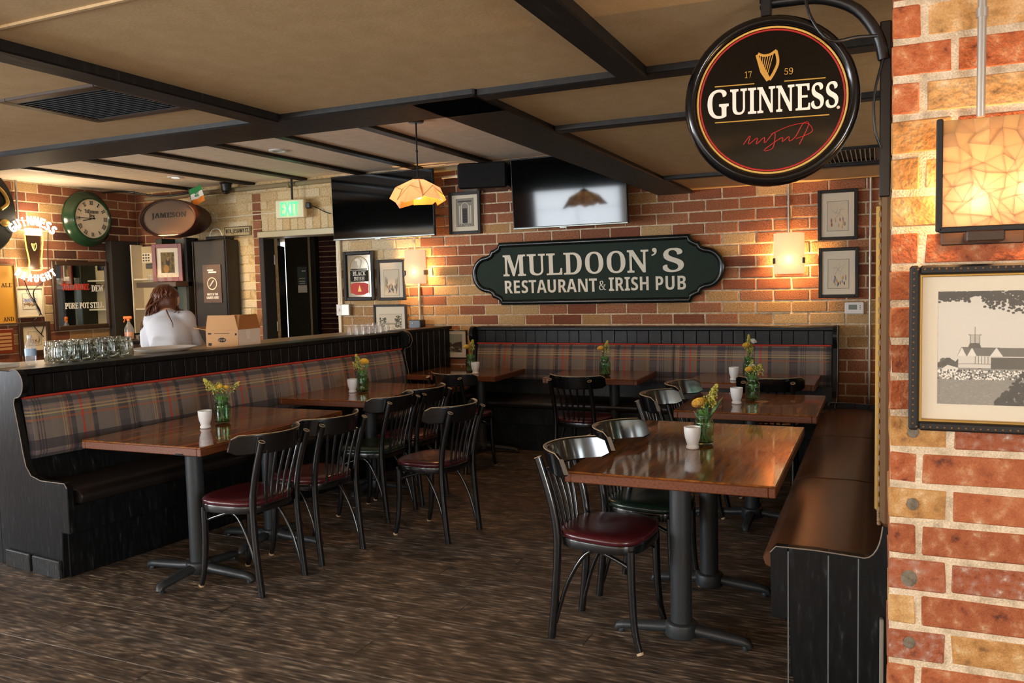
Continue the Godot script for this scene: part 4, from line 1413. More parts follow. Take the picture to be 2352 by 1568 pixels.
# ------------------------------------------------------------------ wall pieces
func wall_pieces() -> void:
	var Z := ZW + 0.035
	var fb: Material = mats.frame_black
	picture("framed_print", "black framed engraving of a tall doorway hung under the loudspeaker", Vector3(-3.945, 2.34, Z), 0, 0.37, 0.44, 0.033, fb, 0.2, 0.285, 0.005, print_of(sketch("door", 1), "print_doorway"))
	picture("framed_print", "black framed town drawing with figures, upper of the pair beside the wall conduit", Vector3(-0.322, 2.117, Z), 0, 0.325, 0.437, 0.03, fb, 0.165, 0.25, -0.01, print_of(sketch("figures", 4), "print_figures"))
	picture("framed_print", "black framed town drawing, lower of the pair above the white thermostat", Vector3(-0.314, 1.617, Z), 0, 0.327, 0.437, 0.03, fb, 0.165, 0.25, -0.01, print_of(sketch("figures", 9), "print_figures_low"))
	picture("framed_print", "black framed pen drawing of a crowded street, partly behind the wall lamp", Vector3(-4.87, 1.665, Z), 0, 0.36, 0.445, 0.032, fb, 0.19, 0.28, -0.03, print_of(sketch("street", 2), "print_street"))
	picture("framed_print", "thin black framed avenue drawing behind the row of upturned tumblers", Vector3(-4.9, 1.215, Z), 0, 0.425, 0.365, 0.024, fb, 0.28, 0.19, -0.02, print_of(sketch("avenue", 3), "print_avenue"))
	picture("framed_print", "wide landscape print in a thin dark frame hung low beside the bench end", Vector3(-4.17, 0.965, Z), 0, 0.42, 0.305, 0.012, fb, 0.29, 0.185, 0.01, print_of(sketch("valley", 6), "print_valley"))
	# advertising mirror: arch, bust, two words, red badge
	var t := thing("advertising_mirror", "framed whiskey mirror reading BLACK BUSH with a red badge below", "mirror", Vector3(-5.29, 1.72, Z))
	var b := MB.new()
	for s in [-1, 1]:
		b.box(Vector3(s * 0.182, 0, 0.014), Vector3(0.042, 0.55, 0.032), 0.008)
		b.box(Vector3(0, s * 0.254, 0.014), Vector3(0.33, 0.042, 0.031), 0.008)
	part("frame", b, fb, t)
	b = MB.new()
	b.box(Vector3(0, 0, 0.004), Vector3(0.33, 0.47, 0.004))
	part("mirror_plate", b, mat("smoked_mirror", "8a8272", 0.12, 0.8), t)
	b = MB.new()
	var arch := arc(0, 0.085, 0.125, 0.13, 0, 180, 16)
	var line := []
	line.append(Vector3(0.125, -0.2, 0.008))
	for p in arch: line.append(Vector3(p.x, p.y, 0.008))
	line.append(Vector3(-0.125, -0.2, 0.008))
	b.tube(line, 0.004, 5)
	part("gold_arch", b, mats.print_gold, t)
	b = MB.new()
	b.box(Vector3(0, 0.0, 0.0075), Vector3(0.235, 0.125, 0.002))
	b.box(Vector3(0, 0.075, 0.0075), Vector3(0.21, 0.012, 0.002))
	part("word_band", b, mats.print_black, t)
	words(t, "lettering", "BLACK", "serifbold", 0.17, 0.045, mats.letters_cream, Vector3(0, 0.028, 0.008), 0.003)
	words(t, "lettering", "BUSH", "serifbold", 0.14, 0.04, mats.letters_cream, Vector3(0, -0.03, 0.008), 0.003)
	b = MB.new()
	b.prism(PackedVector2Array([Vector2(-0.115, -0.09), Vector2(-0.06, -0.075), Vector2(0.06, -0.075), Vector2(0.115, -0.09), Vector2(0.115, -0.185), Vector2(0.05, -0.21), Vector2(-0.05, -0.21), Vector2(-0.115, -0.185)]), 0.006, 0.0085)
	part("red_badge", b, mats.print_red, t)
	b = MB.new()
	b.prism(PackedVector2Array([Vector2(-0.025, -0.175), Vector2(0.025, -0.175), Vector2(0.0, -0.1)]), 0.0085, 0.0095)
	part("gold_bottle_mark", b, mats.print_gold, t)
	b = MB.new()
	b.ball(Vector3(0.005, 0.15, 0.008), Vector3(0.03, 0.042, 0.003), 12, 6)
	b.ball(Vector3(-0.018, 0.178, 0.008), Vector3(0.036, 0.018, 0.003), 12, 6)
	b.ball(Vector3(0.005, 0.105, 0.008), Vector3(0.012, 0.014, 0.003), 12, 6)
	part("portrait_mark", b, mats.letters_cream, t)
	pub_sign()
	# small street plate on the cream brick
	t = thing("street_plate", "small worn rectangular name plate on the cream brick", "sign", Vector3(-7.02, 2.3, ZW + 0.025))
	b = MB.new()
	b.box(Vector3.ZERO, Vector3(0.4, 0.115, 0.008), 0.002)
	part("plate", b, mat("plate_tan", "b8a478", 0.6), t)
	b = MB.new()
	for s in [-1, 1]:
		b.box(Vector3(0, s * 0.052, 0.005), Vector3(0.39, 0.006, 0.004))
		b.box(Vector3(s * 0.193, 0, 0.005), Vector3(0.006, 0.11, 0.004))
	part("plate_border", b, mats.print_black, t)
	words(t, "lettering", "BOX, JESSAMY ST.", "sansbold", 0.35, 0.06, mats.print_black, Vector3(0, 0, 0.005), 0.003)
	# thermostat, switches
	t = thing("thermostat", "white thermostat with grey display under the framed prints", "thermostat", Vector3(-0.185, 1.308, ZW + 0.03))
	b = MB.new()
	b.box(Vector3(0, 0, 0), Vector3(0.155, 0.106, 0.028), 0.008)
	part("case", b, mats.white_plastic, t)
	b = MB.new()
	b.box(Vector3(-0.012, 0.008, 0.0145), Vector3(0.068, 0.042, 0.002), 0.001)
	part("display", b, mat("lcd_grey", "5c645a", 0.3), t)
	b = MB.new()
	for y in [0.022, 0.006, -0.01]: b.box(Vector3(0.046, y, 0.015), Vector3(0.012, 0.008, 0.003), 0.001)
	part("button", b, mat("button_grey", "a8a49c", 0.5), t)
	t = thing("light_switch", "surface light switch with white face on grey metal box by the doorway", "switch", Vector3(-5.52, 1.345, ZW + 0.05))
	b = MB.new()
	b.box(Vector3(0.035, 0, -0.005), Vector3(0.12, 0.13, 0.06), 0.006)
	part("metal_box", b, mats.galvanised, t)
	b = MB.new()
	b.box(Vector3(-0.035, 0, 0.02), Vector3(0.075, 0.125, 0.012), 0.003)
	part("face_plate", b, mats.white_plastic, t)
	b = MB.new()
	b.box(Vector3(-0.035, 0.0, 0.03), Vector3(0.012, 0.03, 0.016), 0.002)
	part("toggle", b, mats.white_plastic, t)
	# exit sign
	t = thing("exit_sign", "illuminated green EXIT sign in cream case hung above the doorway", "sign", Vector3(-6.1, 2.5, ZW + 0.16), 6)
	b = MB.new()
	b.box(Vector3.ZERO, Vector3(0.37, 0.205, 0.07), 0.008)
	part("case", b, mats.cream_paint, t)
	words(t, "exit_light_letters", "EXIT", "sansbold", 0.235, 0.155, glow("exit_green", "52e88c", 1.0), Vector3(0.0, 0.0, 0.036), 0.003)
	b = MB.new()
	b.tube([Vector3(0.02, 0.1, 0), Vector3(0.02, 0.36, 0)], 0.012, 8)
	part("hanging_stem", b, mats.plastic_black, t)
	b = MB.new()
	b.box(Vector3(0.22, 0.03, -0.02), Vector3(0.06, 0.07, 0.05), 0.01)
	b.tube(smooth_path([Vector3(0.24, 0.03, -0.05), Vector3(0.3, 0.0, -0.08), Vector3(0.42, -0.06, -0.11), Vector3(0.6, -0.07, -0.11)], 10), 0.006, 6)
	part("cable_box", b, mats.plastic_black, t)
	var l := OmniLight3D.new()
	l.name = "exit_glow_light"
	l.light_color = Color("6cf0a0")
	l.light_energy = 0.012
	l.light_size = 0.05
	l.omni_attenuation = 2.0
	l.omni_range = 12
	l.shadow_enabled = true
	t.add_child(l)
	l.position = Vector3(0, 0, 0.1)
	# televisions and loudspeaker
	for q in [["wide black television above the doorway, switched off", Vector3(-4.83, 2.455, ZW + 0.26), 0.0, 1.0, 1.27, 0.69], ["wide television beside the ceiling beam with glossy reflective screen", Vector3(-2.70, 2.46, ZW + 0.33), TV2_TURN, TV2_TILT, 1.17, 0.68]]:
		t = thing("television", q[0], "television", q[1], q[2])
		t.rotation_degrees.x = q[3]
		b = MB.new()
		b.box(Vector3(0, 0, -0.022), Vector3(q[4], q[5], 0.04), 0.006)
		part("housing", b, mats.plastic_black, t)
		b = MB.new()
		b.box(Vector3(0, 0.004, 0.0), Vector3(q[4] - 0.022, q[5] - 0.03, 0.003))
		part("screen", b, mats.screen, t)
		b = MB.new()
		b.box(Vector3(0.0, -q[5] / 2 + 0.008, 0.0), Vector3(q[4], 0.012, 0.006), 0.002)
		b.box(Vector3(-0.06, -q[5] / 2 - 0.004, 0.0), Vector3(0.07, 0.012, 0.006), 0.002)
		part("lower_trim", b, mat("trim_silver", "8c9088", 0.3, 0.6), t)
		b = MB.new()
		b.box(Vector3(0, 0, -0.16), Vector3(0.3, 0.3, 0.3 if q[2] else 0.2), 0.01)
		part("wall_mount", b, mats.plastic_black, t)
	t = thing("loudspeaker", "black loudspeaker box mounted near the ceiling between the televisions", "loudspeaker", Vector3(-3.55, 2.665, ZW + 0.26), 14)
	b = MB.new()
	b.box(Vector3(-0.05, 0, 0), Vector3(0.5, 0.255, 0.24), 0.02)
	part("cabinet", b, mats.plastic_black, t)
	b = MB.new()
	b.box(Vector3(-0.05, 0, 0.122), Vector3(0.47, 0.23, 0.012), 0.006)
	part("grille_cloth", b, mat("grille_cloth", "161514", 0.95), t)
	b = MB.new()
	b.box(Vector3(0.26, 0.0, -0.06), Vector3(0.12, 0.2, 0.1), 0.02)
	part("bracket", b, mats.plastic_black, t)
	# pipes and conduits along the wall
	pipe("sprinkler_pipe", "thick dusty pipe running along the top of the brick wall", [Vector3(-8.4, 2.765, ZW + 0.1), Vector3(-6.6, 2.785, ZW + 0.1), Vector3(-4.0, 2.805, ZW + 0.1), Vector3(-2.0, 2.815, ZW + 0.1)], 0.028, mat("dusty_pipe", "8c7c5c", 0.8))
	pipe("conduit", "grey conduit pipe dropping from ceiling in the wall corner", [Vector3(-0.06, HF, ZW + 0.035), Vector3(-0.063, 0.46, ZW + 0.035)], 0.011, mats.galvanised)
	pipe("conduit", "grey conduit from ceiling to the wall lamp over the bench", [Vector3(-0.727, HF, ZW + 0.035), Vector3(-0.727, 1.93, ZW + 0.035)], 0.011, mats.galvanised)
	pipe("conduit", "white conduit running below the wall lamp down to the black box", [Vector3(-4.53, 1.62, ZW + 0.035), Vector3(-4.53, 1.12, ZW + 0.035)], 0.012, mats.cream_paint)
	pipe("conduit", "white conduit from the television down to the wall lamp", [Vector3(-4.57, 2.12, ZW + 0.035), Vector3(-4.57, 1.9, ZW + 0.035)], 0.01, mats.cream_paint)
	pipe("conduit", "white conduit standing beside the doorway above the light switch", [Vector3(-5.55, 2.14, ZW + 0.03), Vector3(-5.545, 1.4, ZW + 0.03)], 0.013, mats.cream_paint)
	pipe("conduit", "thin pale conduit crossing the cream brick toward the EXIT sign", smooth_path([Vector3(-8.0, 2.56, ZW + 0.03), Vector3(-7.62, 2.5, ZW + 0.03), Vector3(-7.4, 2.47, ZW + 0.03), Vector3(-6.9, 2.48, ZW + 0.03), Vector3(-6.25, 2.49, ZW + 0.03)], 16), 0.008, mats.cream_paint)
	pipe("conduit", "bright horizontal pipe end on the brick above the engraving frame", [Vector3(-4.2, 2.72, ZW + 0.05), Vector3(-3.7, 2.735, ZW + 0.05)], 0.013, mats.cream_paint)

func pipe(called: String, label: String, path: Array, r: float, m: Material) -> void:
	var t := thing(called, label, "pipe")
	var b := MB.new()
	b.tube(path, r, 10)
	part("pipe", b, m, t)
	b = MB.new()
	var p: Vector3 = path[0].lerp(path[path.size() - 1], 0.35)
	var d: Vector3 = (path[path.size() - 1] - path[0]).normalized()
	b.tube([p - d * 0.012, p + d * 0.012], r * 1.35, 10)
	part("clamp", b, m, t)

func pub_sign() -> void:
	var half := PackedVector2Array([Vector2(0.975, 0.32), Vector2(1.0, 0.27), Vector2(1.035, 0.252), Vector2(1.07, 0.245), Vector2(1.085, 0.205), Vector2(1.12, 0.19)])
	var round_end := arc(1.12, 0.0, 0.175, 0.19, 84, 0, 10)
	var q := PackedVector2Array()
	q.append_array(half); q.append_array(round_end)
	var out := PackedVector2Array()
	for p in q: out.append(p)
	for i in range(q.size() - 2, -1, -1): out.append(Vector2(q[i].x, -q[i].y))
	for p in q: out.append(Vector2(-p.x, -p.y))
	for i in range(q.size() - 2, -1, -1): out.append(Vector2(-q[i].x, q[i].y))
	var t := thing("pub_sign", "large dark green carved wooden sign lettered MULDOON'S over the back bench", "sign", Vector3(-2.575, 1.695, ZW + 0.03))
	t.rotation_degrees.x = 3.0
	var b := MB.new()
	b.prism(out, 0.0, 0.03, Transform3D(), 0.0)
	part("board", b, mats.sign_green, t)
	# moulded rim
	var ring := []
	var cl := out.duplicate()
	if Geometry2D.is_polygon_clockwise(cl): cl.reverse()
	var inset := Geometry2D.offset_polygon(cl, -0.026, Geometry2D.JOIN_ROUND)[0]
	for p in inset: ring.append(Vector3(p.x, p.y, 0.034))
	b = MB.new()
	b.tube(ring, 0.026, 8, false, Vector3.FORWARD, 0.6, true)
	part("rim", b, mat("rim_paint", "141816", 0.22), t)
	words(t, "letters_upper", "MULDOON", "serifbold", 1.52, 0.215, mats.letters_cream, Vector3(-0.175, 0.083, 0.03), 0.012)
	words(t, "apostrophe", "’", "serifbold", 0.05, 0.075, mats.letters_cream, Vector3(0.64, 0.165, 0.03), 0.012)
	words(t, "letters_upper", "S", "serifbold", 0.2, 0.225, mats.letters_cream, Vector3(0.82, 0.083, 0.03), 0.012)
	words(t, "letters_lower", "RESTAURANT", "sansbold", 0.99, 0.13, mats.letters_cream, Vector3(-0.43, -0.135, 0.03), 0.01)
	words(t, "ampersand", "&", "serif", 0.07, 0.09, mats.letters_cream, Vector3(0.12, -0.14, 0.03), 0.01)
	words(t, "letters_lower", "IRISH PUB", "sansbold", 0.75, 0.13, mats.letters_cream, Vector3(0.56, -0.13, 0.03), 0.01)

# ------------------------------------------------------------------ lamps
func wall_lamp(label: String, at: Vector3, turn: float, e: float) -> void:
	var t := thing("wall_lamp", label, "wall lamp", at, turn)
	var b := MB.new()
	var o := PackedVector2Array()
	o.append_array(PackedVector2Array([Vector2(-0.13, -0.18), Vector2(0.13, -0.18)]))
	o.append_array(arc(0.115, 0.17, 0.015, 0.015, 0, 90, 4))
	o.append_array(arc(-0.115, 0.17, 0.015, 0.015, 90, 180, 4))
	# bowed glass: two long sides and a curved face, closed at the back
	var rows := []
	for i in 9:
		var u := i / 8.0 * 2.0 - 1.0
		var zz := 0.085 - 0.03 * u * u
		rows.append(PackedVector3Array([Vector3(u * 0.13, -0.182, zz - 0.007), Vector3(u * 0.13, -0.182, zz), Vector3(u * 0.13, 0.182 - 0.006 * pow(absf(u), 8), zz), Vector3(u * 0.13, 0.182 - 0.006 * pow(absf(u), 8), zz - 0.007)]))
	b.sheet(rows, true)
	for e2 in [0, 8]: b._cap(rows[e2], (rows[e2][0] + rows[e2][2]) * 0.5, Vector3(1 if e2 else -1, 0, 0))
	part("glass_panel", b, mats.lamp_glass, t)
	b = MB.new()
	for s in [-1, 1]: b.box(Vector3(s * 0.125, -0.065, 0.045), Vector3(0.02, 0.05, 0.07), 0.003)
	part("clip", b, mats.frame_brown, t)
	b = MB.new()
	b.box(Vector3(0, -0.04, 0.004), Vector3(0.12, 0.2, 0.014), 0.003)
	part("back_plate", b, mats.frame_brown, t)
	b = MB.new()
	b.ball(Vector3(0.0, -0.055, 0.042), Vector3(0.022, 0.035, 0.022), 12, 8)
	var bulb := part("bulb", b, glow("bulb_warm", "ffd9a0", 14.0), t)
	lamp_light(t, Vector3(0, -0.055, 0.042), e, 0.02)

func lamp_light(t: Node3D, at: Vector3, e: float, size: float) -> OmniLight3D:
	var l := OmniLight3D.new()
	l.name = "lamp_light"
	l.light_color = Color("ffc27c")
	l.light_energy = e
	l.light_size = size
	l.omni_range = 20
	l.omni_attenuation = 2.0
	l.shadow_enabled = true
	t.add_child(l)
	l.position = at
	return l

func lamps() -> void:
	var g := mat("lamp_glass", "fff0d8", 0.5)
	g.backlight_enabled = true
	g.backlight = Color(1, 1, 1)
	wall_lamp("glowing frosted glass wall lamp beside the two black framed town drawings", Vector3(-0.72, 1.8, ZW + 0.03), 0, LAMP_WALL)
	wall_lamp("glowing frosted glass wall lamp beside the whiskey mirror", Vector3(-4.54, 1.8, ZW + 0.03), 0, LAMP_WALL)
	# pendant with a folded amber shade
	var t := thing("pendant_lamp", "amber pendant lamp with folded petal shade hanging on a thin rod", "pendant lamp", Vector3(-3.24, 0, -5.55))
	var b := MB.new()
	b.lathe([Vector2(0.001, 2.835), Vector2(0.055, 2.835), Vector2(0.062, 2.845), Vector2(0.062, 2.858), Vector2(0.001, 2.86)], 20)
	part("canopy", b, mats.plastic_black, t)
	b = MB.new()
	b.tube([Vector3(0, 2.84, 0), Vector3(0, 2.42, 0)], 0.006, 8)
	b.ball(Vector3(0, 2.62, 0), Vector3(0.011, 0.011, 0.011), 8, 5)
	part("rod", b, mats.plastic_black, t)
	b = MB.new()
	b.lathe([Vector2(0.05, 2.392), Vector2(0.046, 2.41), Vector2(0.03, 2.42), Vector2(0.001, 2.425)], 14)
	part("shade_cap", b, mats.frame_brown, t)
	var amber := mat("amber_shade", "d07c26", 0.45)
	amber.backlight_enabled = true
	amber.backlight = Color(1.0, 1.0, 1.0)
	var amber2 := mat("amber_shade_pale", "e8a04c", 0.45)
	amber2.backlight_enabled = true
	amber2.backlight = Color(1.0, 1.0, 1.0)
	for k in 6:
		var a0 := TAU * k / 6 + 0.35
		var da := TAU / 12.0 * 1.12
		b = MB.new()
		var drop := 0.03 * sin(k * 2.4)
		var reach := 0.245 + 0.03 * cos(k * 1.9)
		var pt := func(a: float, r: float, y: float) -> Vector3: return Vector3(cos(a) * r, y, sin(a) * r)
		var top_l: Vector3 = pt.call(a0 - da, 0.045, 2.408)
		var top_r: Vector3 = pt.call(a0 + da, 0.045, 2.408)
		var mid_l: Vector3 = pt.call(a0 - da, 0.15, 2.315)
		var mid_r: Vector3 = pt.call(a0 + da, 0.15, 2.325)
		var mid: Vector3 = pt.call(a0, 0.175, 2.345)
		var out_l: Vector3 = pt.call(a0 - da * 0.95, 0.2, 2.235 + drop)
		var out_r: Vector3 = pt.call(a0 + da * 0.9, 0.205, 2.262 - drop)
		var tip: Vector3 = pt.call(a0 + 0.1, reach, 2.232 - drop)
		for f in [[top_l, top_r, mid], [top_l, mid, mid_l], [top_r, mid_r, mid], [mid_l, mid, out_l], [mid, mid_r, out_r], [mid, tip, out_l], [mid, out_r, tip]]:
			b.tri(f[0], f[1], f[2])
			var n: Vector3 = (f[1] - f[0]).cross(f[2] - f[0]).normalized() * 0.002
			b.tri(f[0] - n, f[2] - n, f[1] - n)
		part("shade_panel", b, amber if k % 2 else amber2, t)
		b = MB.new()
		b.tube([mid_l, mid, out_r], 0.0018, 4)
		part("shade_seam", b, mats.frame_brown, t)
	b = MB.new()
	b.ball(Vector3(0, 2.3, 0), Vector3(0.035, 0.045, 0.035), 14, 9)
	part("bulb", b, glow("pendant_bulb", "ffdca4", 16.0), t)
	lamp_light(t, Vector3(0, 2.3, 0), LAMP_PENDANT, 0.03)
	# recessed spots in the tray ceiling; the third is added to light the bar
	for q in [["recessed ceiling spot, lit, above the bar", Vector3(-7.12, HT, -6.9), true], ["recessed ceiling spot, unlit, nearer the ceiling beam", Vector3(-5.02, HT, -6.1), false], ["added ceiling spot out of view, lit, high above the bottles and beer sign", Vector3(-7.3, HT, -5.0), true]]:
		t = thing("ceiling_spot", q[0], "ceiling lamp", q[1])
		b = MB.new()
		b.lathe([Vector2(0.05, -0.002), Vector2(0.055, -0.012), Vector2(0.082, -0.01), Vector2(0.085, 0.0)], 20)
		part("trim_ring", b, mats.white_plastic, t)
		b = MB.new()
		b.lathe([Vector2(0.001, -0.004), Vector2(0.05, -0.004), Vector2(0.052, -0.001)], 16)
		part("spot_bulb", b, glow("spot_glow", "fff0d0", 6.0) if q[2] else mats.galvanised, t)
		if q[2]:
			var l := SpotLight3D.new()
			l.name = "spot_light"
			l.light_color = Color("ffd498")
			l.light_energy = LAMP_SPOT
			l.spot_angle = 62
			l.spot_angle_attenuation = 1.0
			l.light_size = 0.05
			l.spot_range = 12
			l.spot_attenuation = 2.0
			l.shadow_enabled = true
			t.add_child(l)
			l.position = Vector3(0, -0.03, 0)
			l.rotation_degrees.x = -90
	# globe lamps over the tables behind the camera: the round sign mirrors them
	for q in [["white globe pendant lamp behind the camera, toward the street windows", Vector3(-3.2, 0, 1.6)], ["white globe pendant lamp behind the camera, in the middle of the row", Vector3(-0.6, 0, 1.9)], ["white globe pendant lamp behind the camera, on the pier side", Vector3(1.6, 0, 1.4)]]:
		t = thing("globe_lamp", q[0], "pendant lamp", q[1])
		b = MB.new()
		b.tube([Vector3(0, HF, 0), Vector3(0, 2.16, 0)], 0.008, 8)
		part("rod", b, mats.plastic_black, t)
		b = MB.new()
		b.ball(Vector3(0, 2.07, 0), Vector3(0.1, 0.1, 0.1), 20, 12)
		part("globe", b, glow("globe_glow", "ffdcae", 4.0), t)
		lamp_light(t, Vector3(0, 2.07, 0), LAMP_GLOBE, 0.1)
	pier_lamp()

func pier_lamp() -> void:
	# mosaic glass wall lamp on the brick pier: shards in front of a bulb, black frame
	var t := thing("mosaic_wall_lamp", "bright amber mosaic glass wall lamp in a black frame on the brick pier", "wall lamp", Vector3(0.30, 1.845, -2.605))
	var b := MB.new()
	b.box(Vector3(-0.15, 0, 0.085), Vector3(0.016, 0.3, 0.022), 0.003)
	b.box(Vector3(0.15, 0, 0.085), Vector3(0.016, 0.3, 0.022), 0.003)
	b.box(Vector3(0, -0.146, 0.085), Vector3(0.3, 0.016, 0.022), 0.003)
	part("frame", b, mats.frame_black, t)
	b = MB.new()
	b.box(Vector3(-0.04, -0.165, 0.05), Vector3(0.09, 0.03, 0.1), 0.004)
	b.box(Vector3(-0.04, -0.16, 0.006), Vector3(0.2, 0.05, 0.012), 0.003)
	part("bracket", b, mats.frame_brown, t)
	var tints := ["a8803c", "7c4c14", "683c0c", "946428", "582e08", "c8a060", "704416"]
	var shard_m := []
	for k in tints.size():
		var m := mat("mosaic_%d" % k, tints[k], 0.4)
		m.backlight_enabled = true
		m.backlight = Color(1.0, 1.0, 1.0)
		shard_m.append(m)
	var pts := []
	var nx := 8
	var ny := 8
	for j in ny + 1:
		var row := []
		for i in nx + 1:
			var p := Vector2(lerpf(-0.142, 0.142, float(i) / nx), lerpf(-0.138, 0.145, float(j) / ny))
			if i > 0 and i < nx and j > 0 and j < ny: p += Vector2(rng.randf_range(-0.013, 0.013), rng.randf_range(-0.013, 0.013))
			row.append(p)
		pts.append(row)
	for j in ny:
		for i in nx:
			var quad4 := [pts[j][i], pts[j][i + 1], pts[j + 1][i + 1], pts[j + 1][i]]
			var tris := [[0, 1, 2, 3]] if rng.randf() < 0.45 else ([[0, 1, 2], [0, 2, 3]] if rng.randf() < 0.5 else [[0, 1, 3], [1, 2, 3]])
			for f in tris:
				var pg := PackedVector2Array()
				for q in f: pg.append(quad4[q])
				b = MB.new()
				var z := 0.082 + rng.randf_range(-0.002, 0.003)
				b.prism(pg, z, z + 0.003)
				part("glass_shard", b, shard_m[rng.randi() % shard_m.size()], t)
	for q in [Vector3(-0.06, -0.065, 0.05), Vector3(0.06, -0.045, 0.05)]:
		b = MB.new()
		b.ball(Vector3.ZERO, Vector3(0.02, 0.04, 0.02), 12, 8)
		part("bulb", b, glow("bulb_warm", "ffd9a0", 14.0), t, q)
		lamp_light(t, q, LAMP_PIER, 0.02)
	pipe("conduit", "grey conduit on the brick pier running up from the mosaic lamp", [Vector3(0.25, HF, -2.565), Vector3(0.25, 2.0, -2.565)], 0.011, mats.galvanised)

# ------------------------------------------------------------------ pier and right side
func round_sign() -> void:
	var t := thing("round_pub_sign", "round black hanging sign reading GUINNESS with gold harp, on a curved bracket", "sign", Vector3(-0.299, 2.11, -2.625), 9)
	var b := MB.new()
	var lie := Transform3D(Basis(Vector3.RIGHT, PI / 2), Vector3.ZERO)   # lathe axis turned to +z
	b.lathe([Vector2(0.001, -0.055), Vector2(0.2, -0.055), Vector2(0.235, -0.045), Vector2(0.25, -0.02), Vector2(0.252, 0.015), Vector2(0.246, 0.036), Vector2(0.234, 0.044), Vector2(0.224, 0.04), Vector2(0.219, 0.028)], 64, lie)
	part("rim", b, mat("sign_rim", "0c0c0d", 0.16), t)
	b = MB.new()
	b.lathe([Vector2(0.22, 0.026), Vector2(0.12, 0.031), Vector2(0.001, 0.033)], 64, lie)
	part("face", b, mat("sign_face", "0a0806", 0.07), t)
	for q in [[0.2135, 0.0032, "print_gold"], [0.206, 0.003, "print_red"]]:
		var ring := []
		for i in 72: ring.append(Vector3(cos(TAU * i / 72) * q[0], sin(TAU * i / 72) * q[0], 0.0285))
		b = MB.new()
		b.tube(ring, q[1], 6, false, Vector3.FORWARD, 0.4, true)
		part("ring_gold" if q[2] == "print_gold" else "ring_red", b, mat("ring_gold", "d8aa50", 0.5) if q[2] == "print_gold" else mat("ring_red", "a81c16", 0.5), t)
	var lw: Material = mat("sign_letter_white", "efe8d8", 0.6)
	words(t, "lettering", "G", "serifbold", 0.062, 0.086, lw, Vector3(-0.153, 0.0, 0.031), 0.004)
	words(t, "lettering", "UINNESS", "serifbold", 0.305, 0.076, lw, Vector3(0.035, 0.002, 0.033), 0.004)
	b = MB.new()
	b.ball(Vector3(0.188, -0.035, 0.03), Vector3(0.005, 0.005, 0.002), 10, 5)
	part("mark_dot", b, mats.matboard, t)
	harp(t, "harp_emblem", 0.088, mat("harp_gold", "c8923a", 0.45), Vector3(-0.012, 0.1, 0.034))
	words(t, "lettering", "17", "serif", 0.02, 0.019, mats.print_gold, Vector3(-0.065, 0.08, 0.034), 0.002)
	words(t, "lettering", "59", "serif", 0.024, 0.019, mats.print_gold, Vector3(0.05, 0.08, 0.034), 0.002)
	b = MB.new()
	b.box(Vector3(-0.105, 0.052, 0.033), Vector3(0.115, 0.003, 0.002))
	b.box(Vector3(0.095, 0.052, 0.033), Vector3(0.115, 0.003, 0.002))
	b.box(Vector3(0.0, -0.055, 0.033), Vector3(0.325, 0.003, 0.002))
	part("gold_rule", b, mats.print_gold, t)
	b = MB.new()   # signature scrawl
	b.tube(smooth_path([Vector3(-0.08, -0.125, 0.032), Vector3(-0.06, -0.1, 0.032), Vector3(-0.065, -0.125, 0.032), Vector3(-0.04, -0.108, 0.032), Vector3(-0.042, -0.126, 0.032), Vector3(-0.02, -0.108, 0.032), Vector3(-0.018, -0.124, 0.032), Vector3(0.01, -0.095, 0.032), Vector3(0.005, -0.14, 0.032), Vector3(-0.02, -0.145, 0.032), Vector3(0.03, -0.112, 0.032), Vector3(0.032, -0.124, 0.032), Vector3(0.05, -0.11, 0.032), Vector3(0.052, -0.124, 0.032), Vector3(0.07, -0.11, 0.032), Vector3(0.09, -0.075, 0.032), Vector3(0.106, -0.078, 0.032), Vector3(0.08, -0.135, 0.032)], 90), 0.0013, 5, false)
	b.tube(smooth_path([Vector3(0.0, -0.1, 0.032), Vector3(0.05, -0.08, 0.032), Vector3(0.1, -0.075, 0.032), Vector3(0.115, -0.1, 0.032), Vector3(0.07, -0.118, 0.032)], 24), 0.0012, 5, false)
	part("signature", b, mat("signature_red", "b01a18", 0.5), t)
	# bracket
	t = thing("sign_bracket", "curved black iron bracket carrying the round sign from the pier edge", "bracket", Vector3(0.0, 0, -2.64))
	b = MB.new()
	b.box(Vector3(0.017, 2.06, -0.02), Vector3(0.03, 0.5, 0.03), 0.003)
	part("wall_bar", b, mats.plastic_black, t)
	b = MB.new()
	b.tube(smooth_path([Vector3(0.012, 2.2, 0), Vector3(-0.005, 2.27, 0), Vector3(-0.06, 2.35, 0), Vector3(-0.15, 2.395, 0), Vector3(-0.25, 2.405, 0), Vector3(-0.33, 2.405, 0)], 20), 0.0165, 8)
	part("arm", b, mats.plastic_black, t)
	b = MB.new()
	b.box(Vector3(-0.31, 2.388, 0.015), Vector3(0.03, 0.055, 0.03), 0.004)
	part("hanger", b, mats.plastic_black, t)
	b = MB.new()
	b.tube(smooth_path([Vector3(-0.2, 2.4, 0.03), Vector3(-0.18, 2.33, 0.04), Vector3(-0.13, 2.26, 0.05), Vector3(-0.06, 2.265, 0.03), Vector3(0.0, 2.265, 0.01)], 16), 0.005, 6)
	b.tube(smooth_path([Vector3(0.01, 2.2, 0.01), Vector3(-0.012, 2.1, 0.02), Vector3(-0.01, 2.0, 0.02), Vector3(0.005, 1.95, 0.01)], 12), 0.004, 6)
	part("cable", b, mats.plastic_black, t)

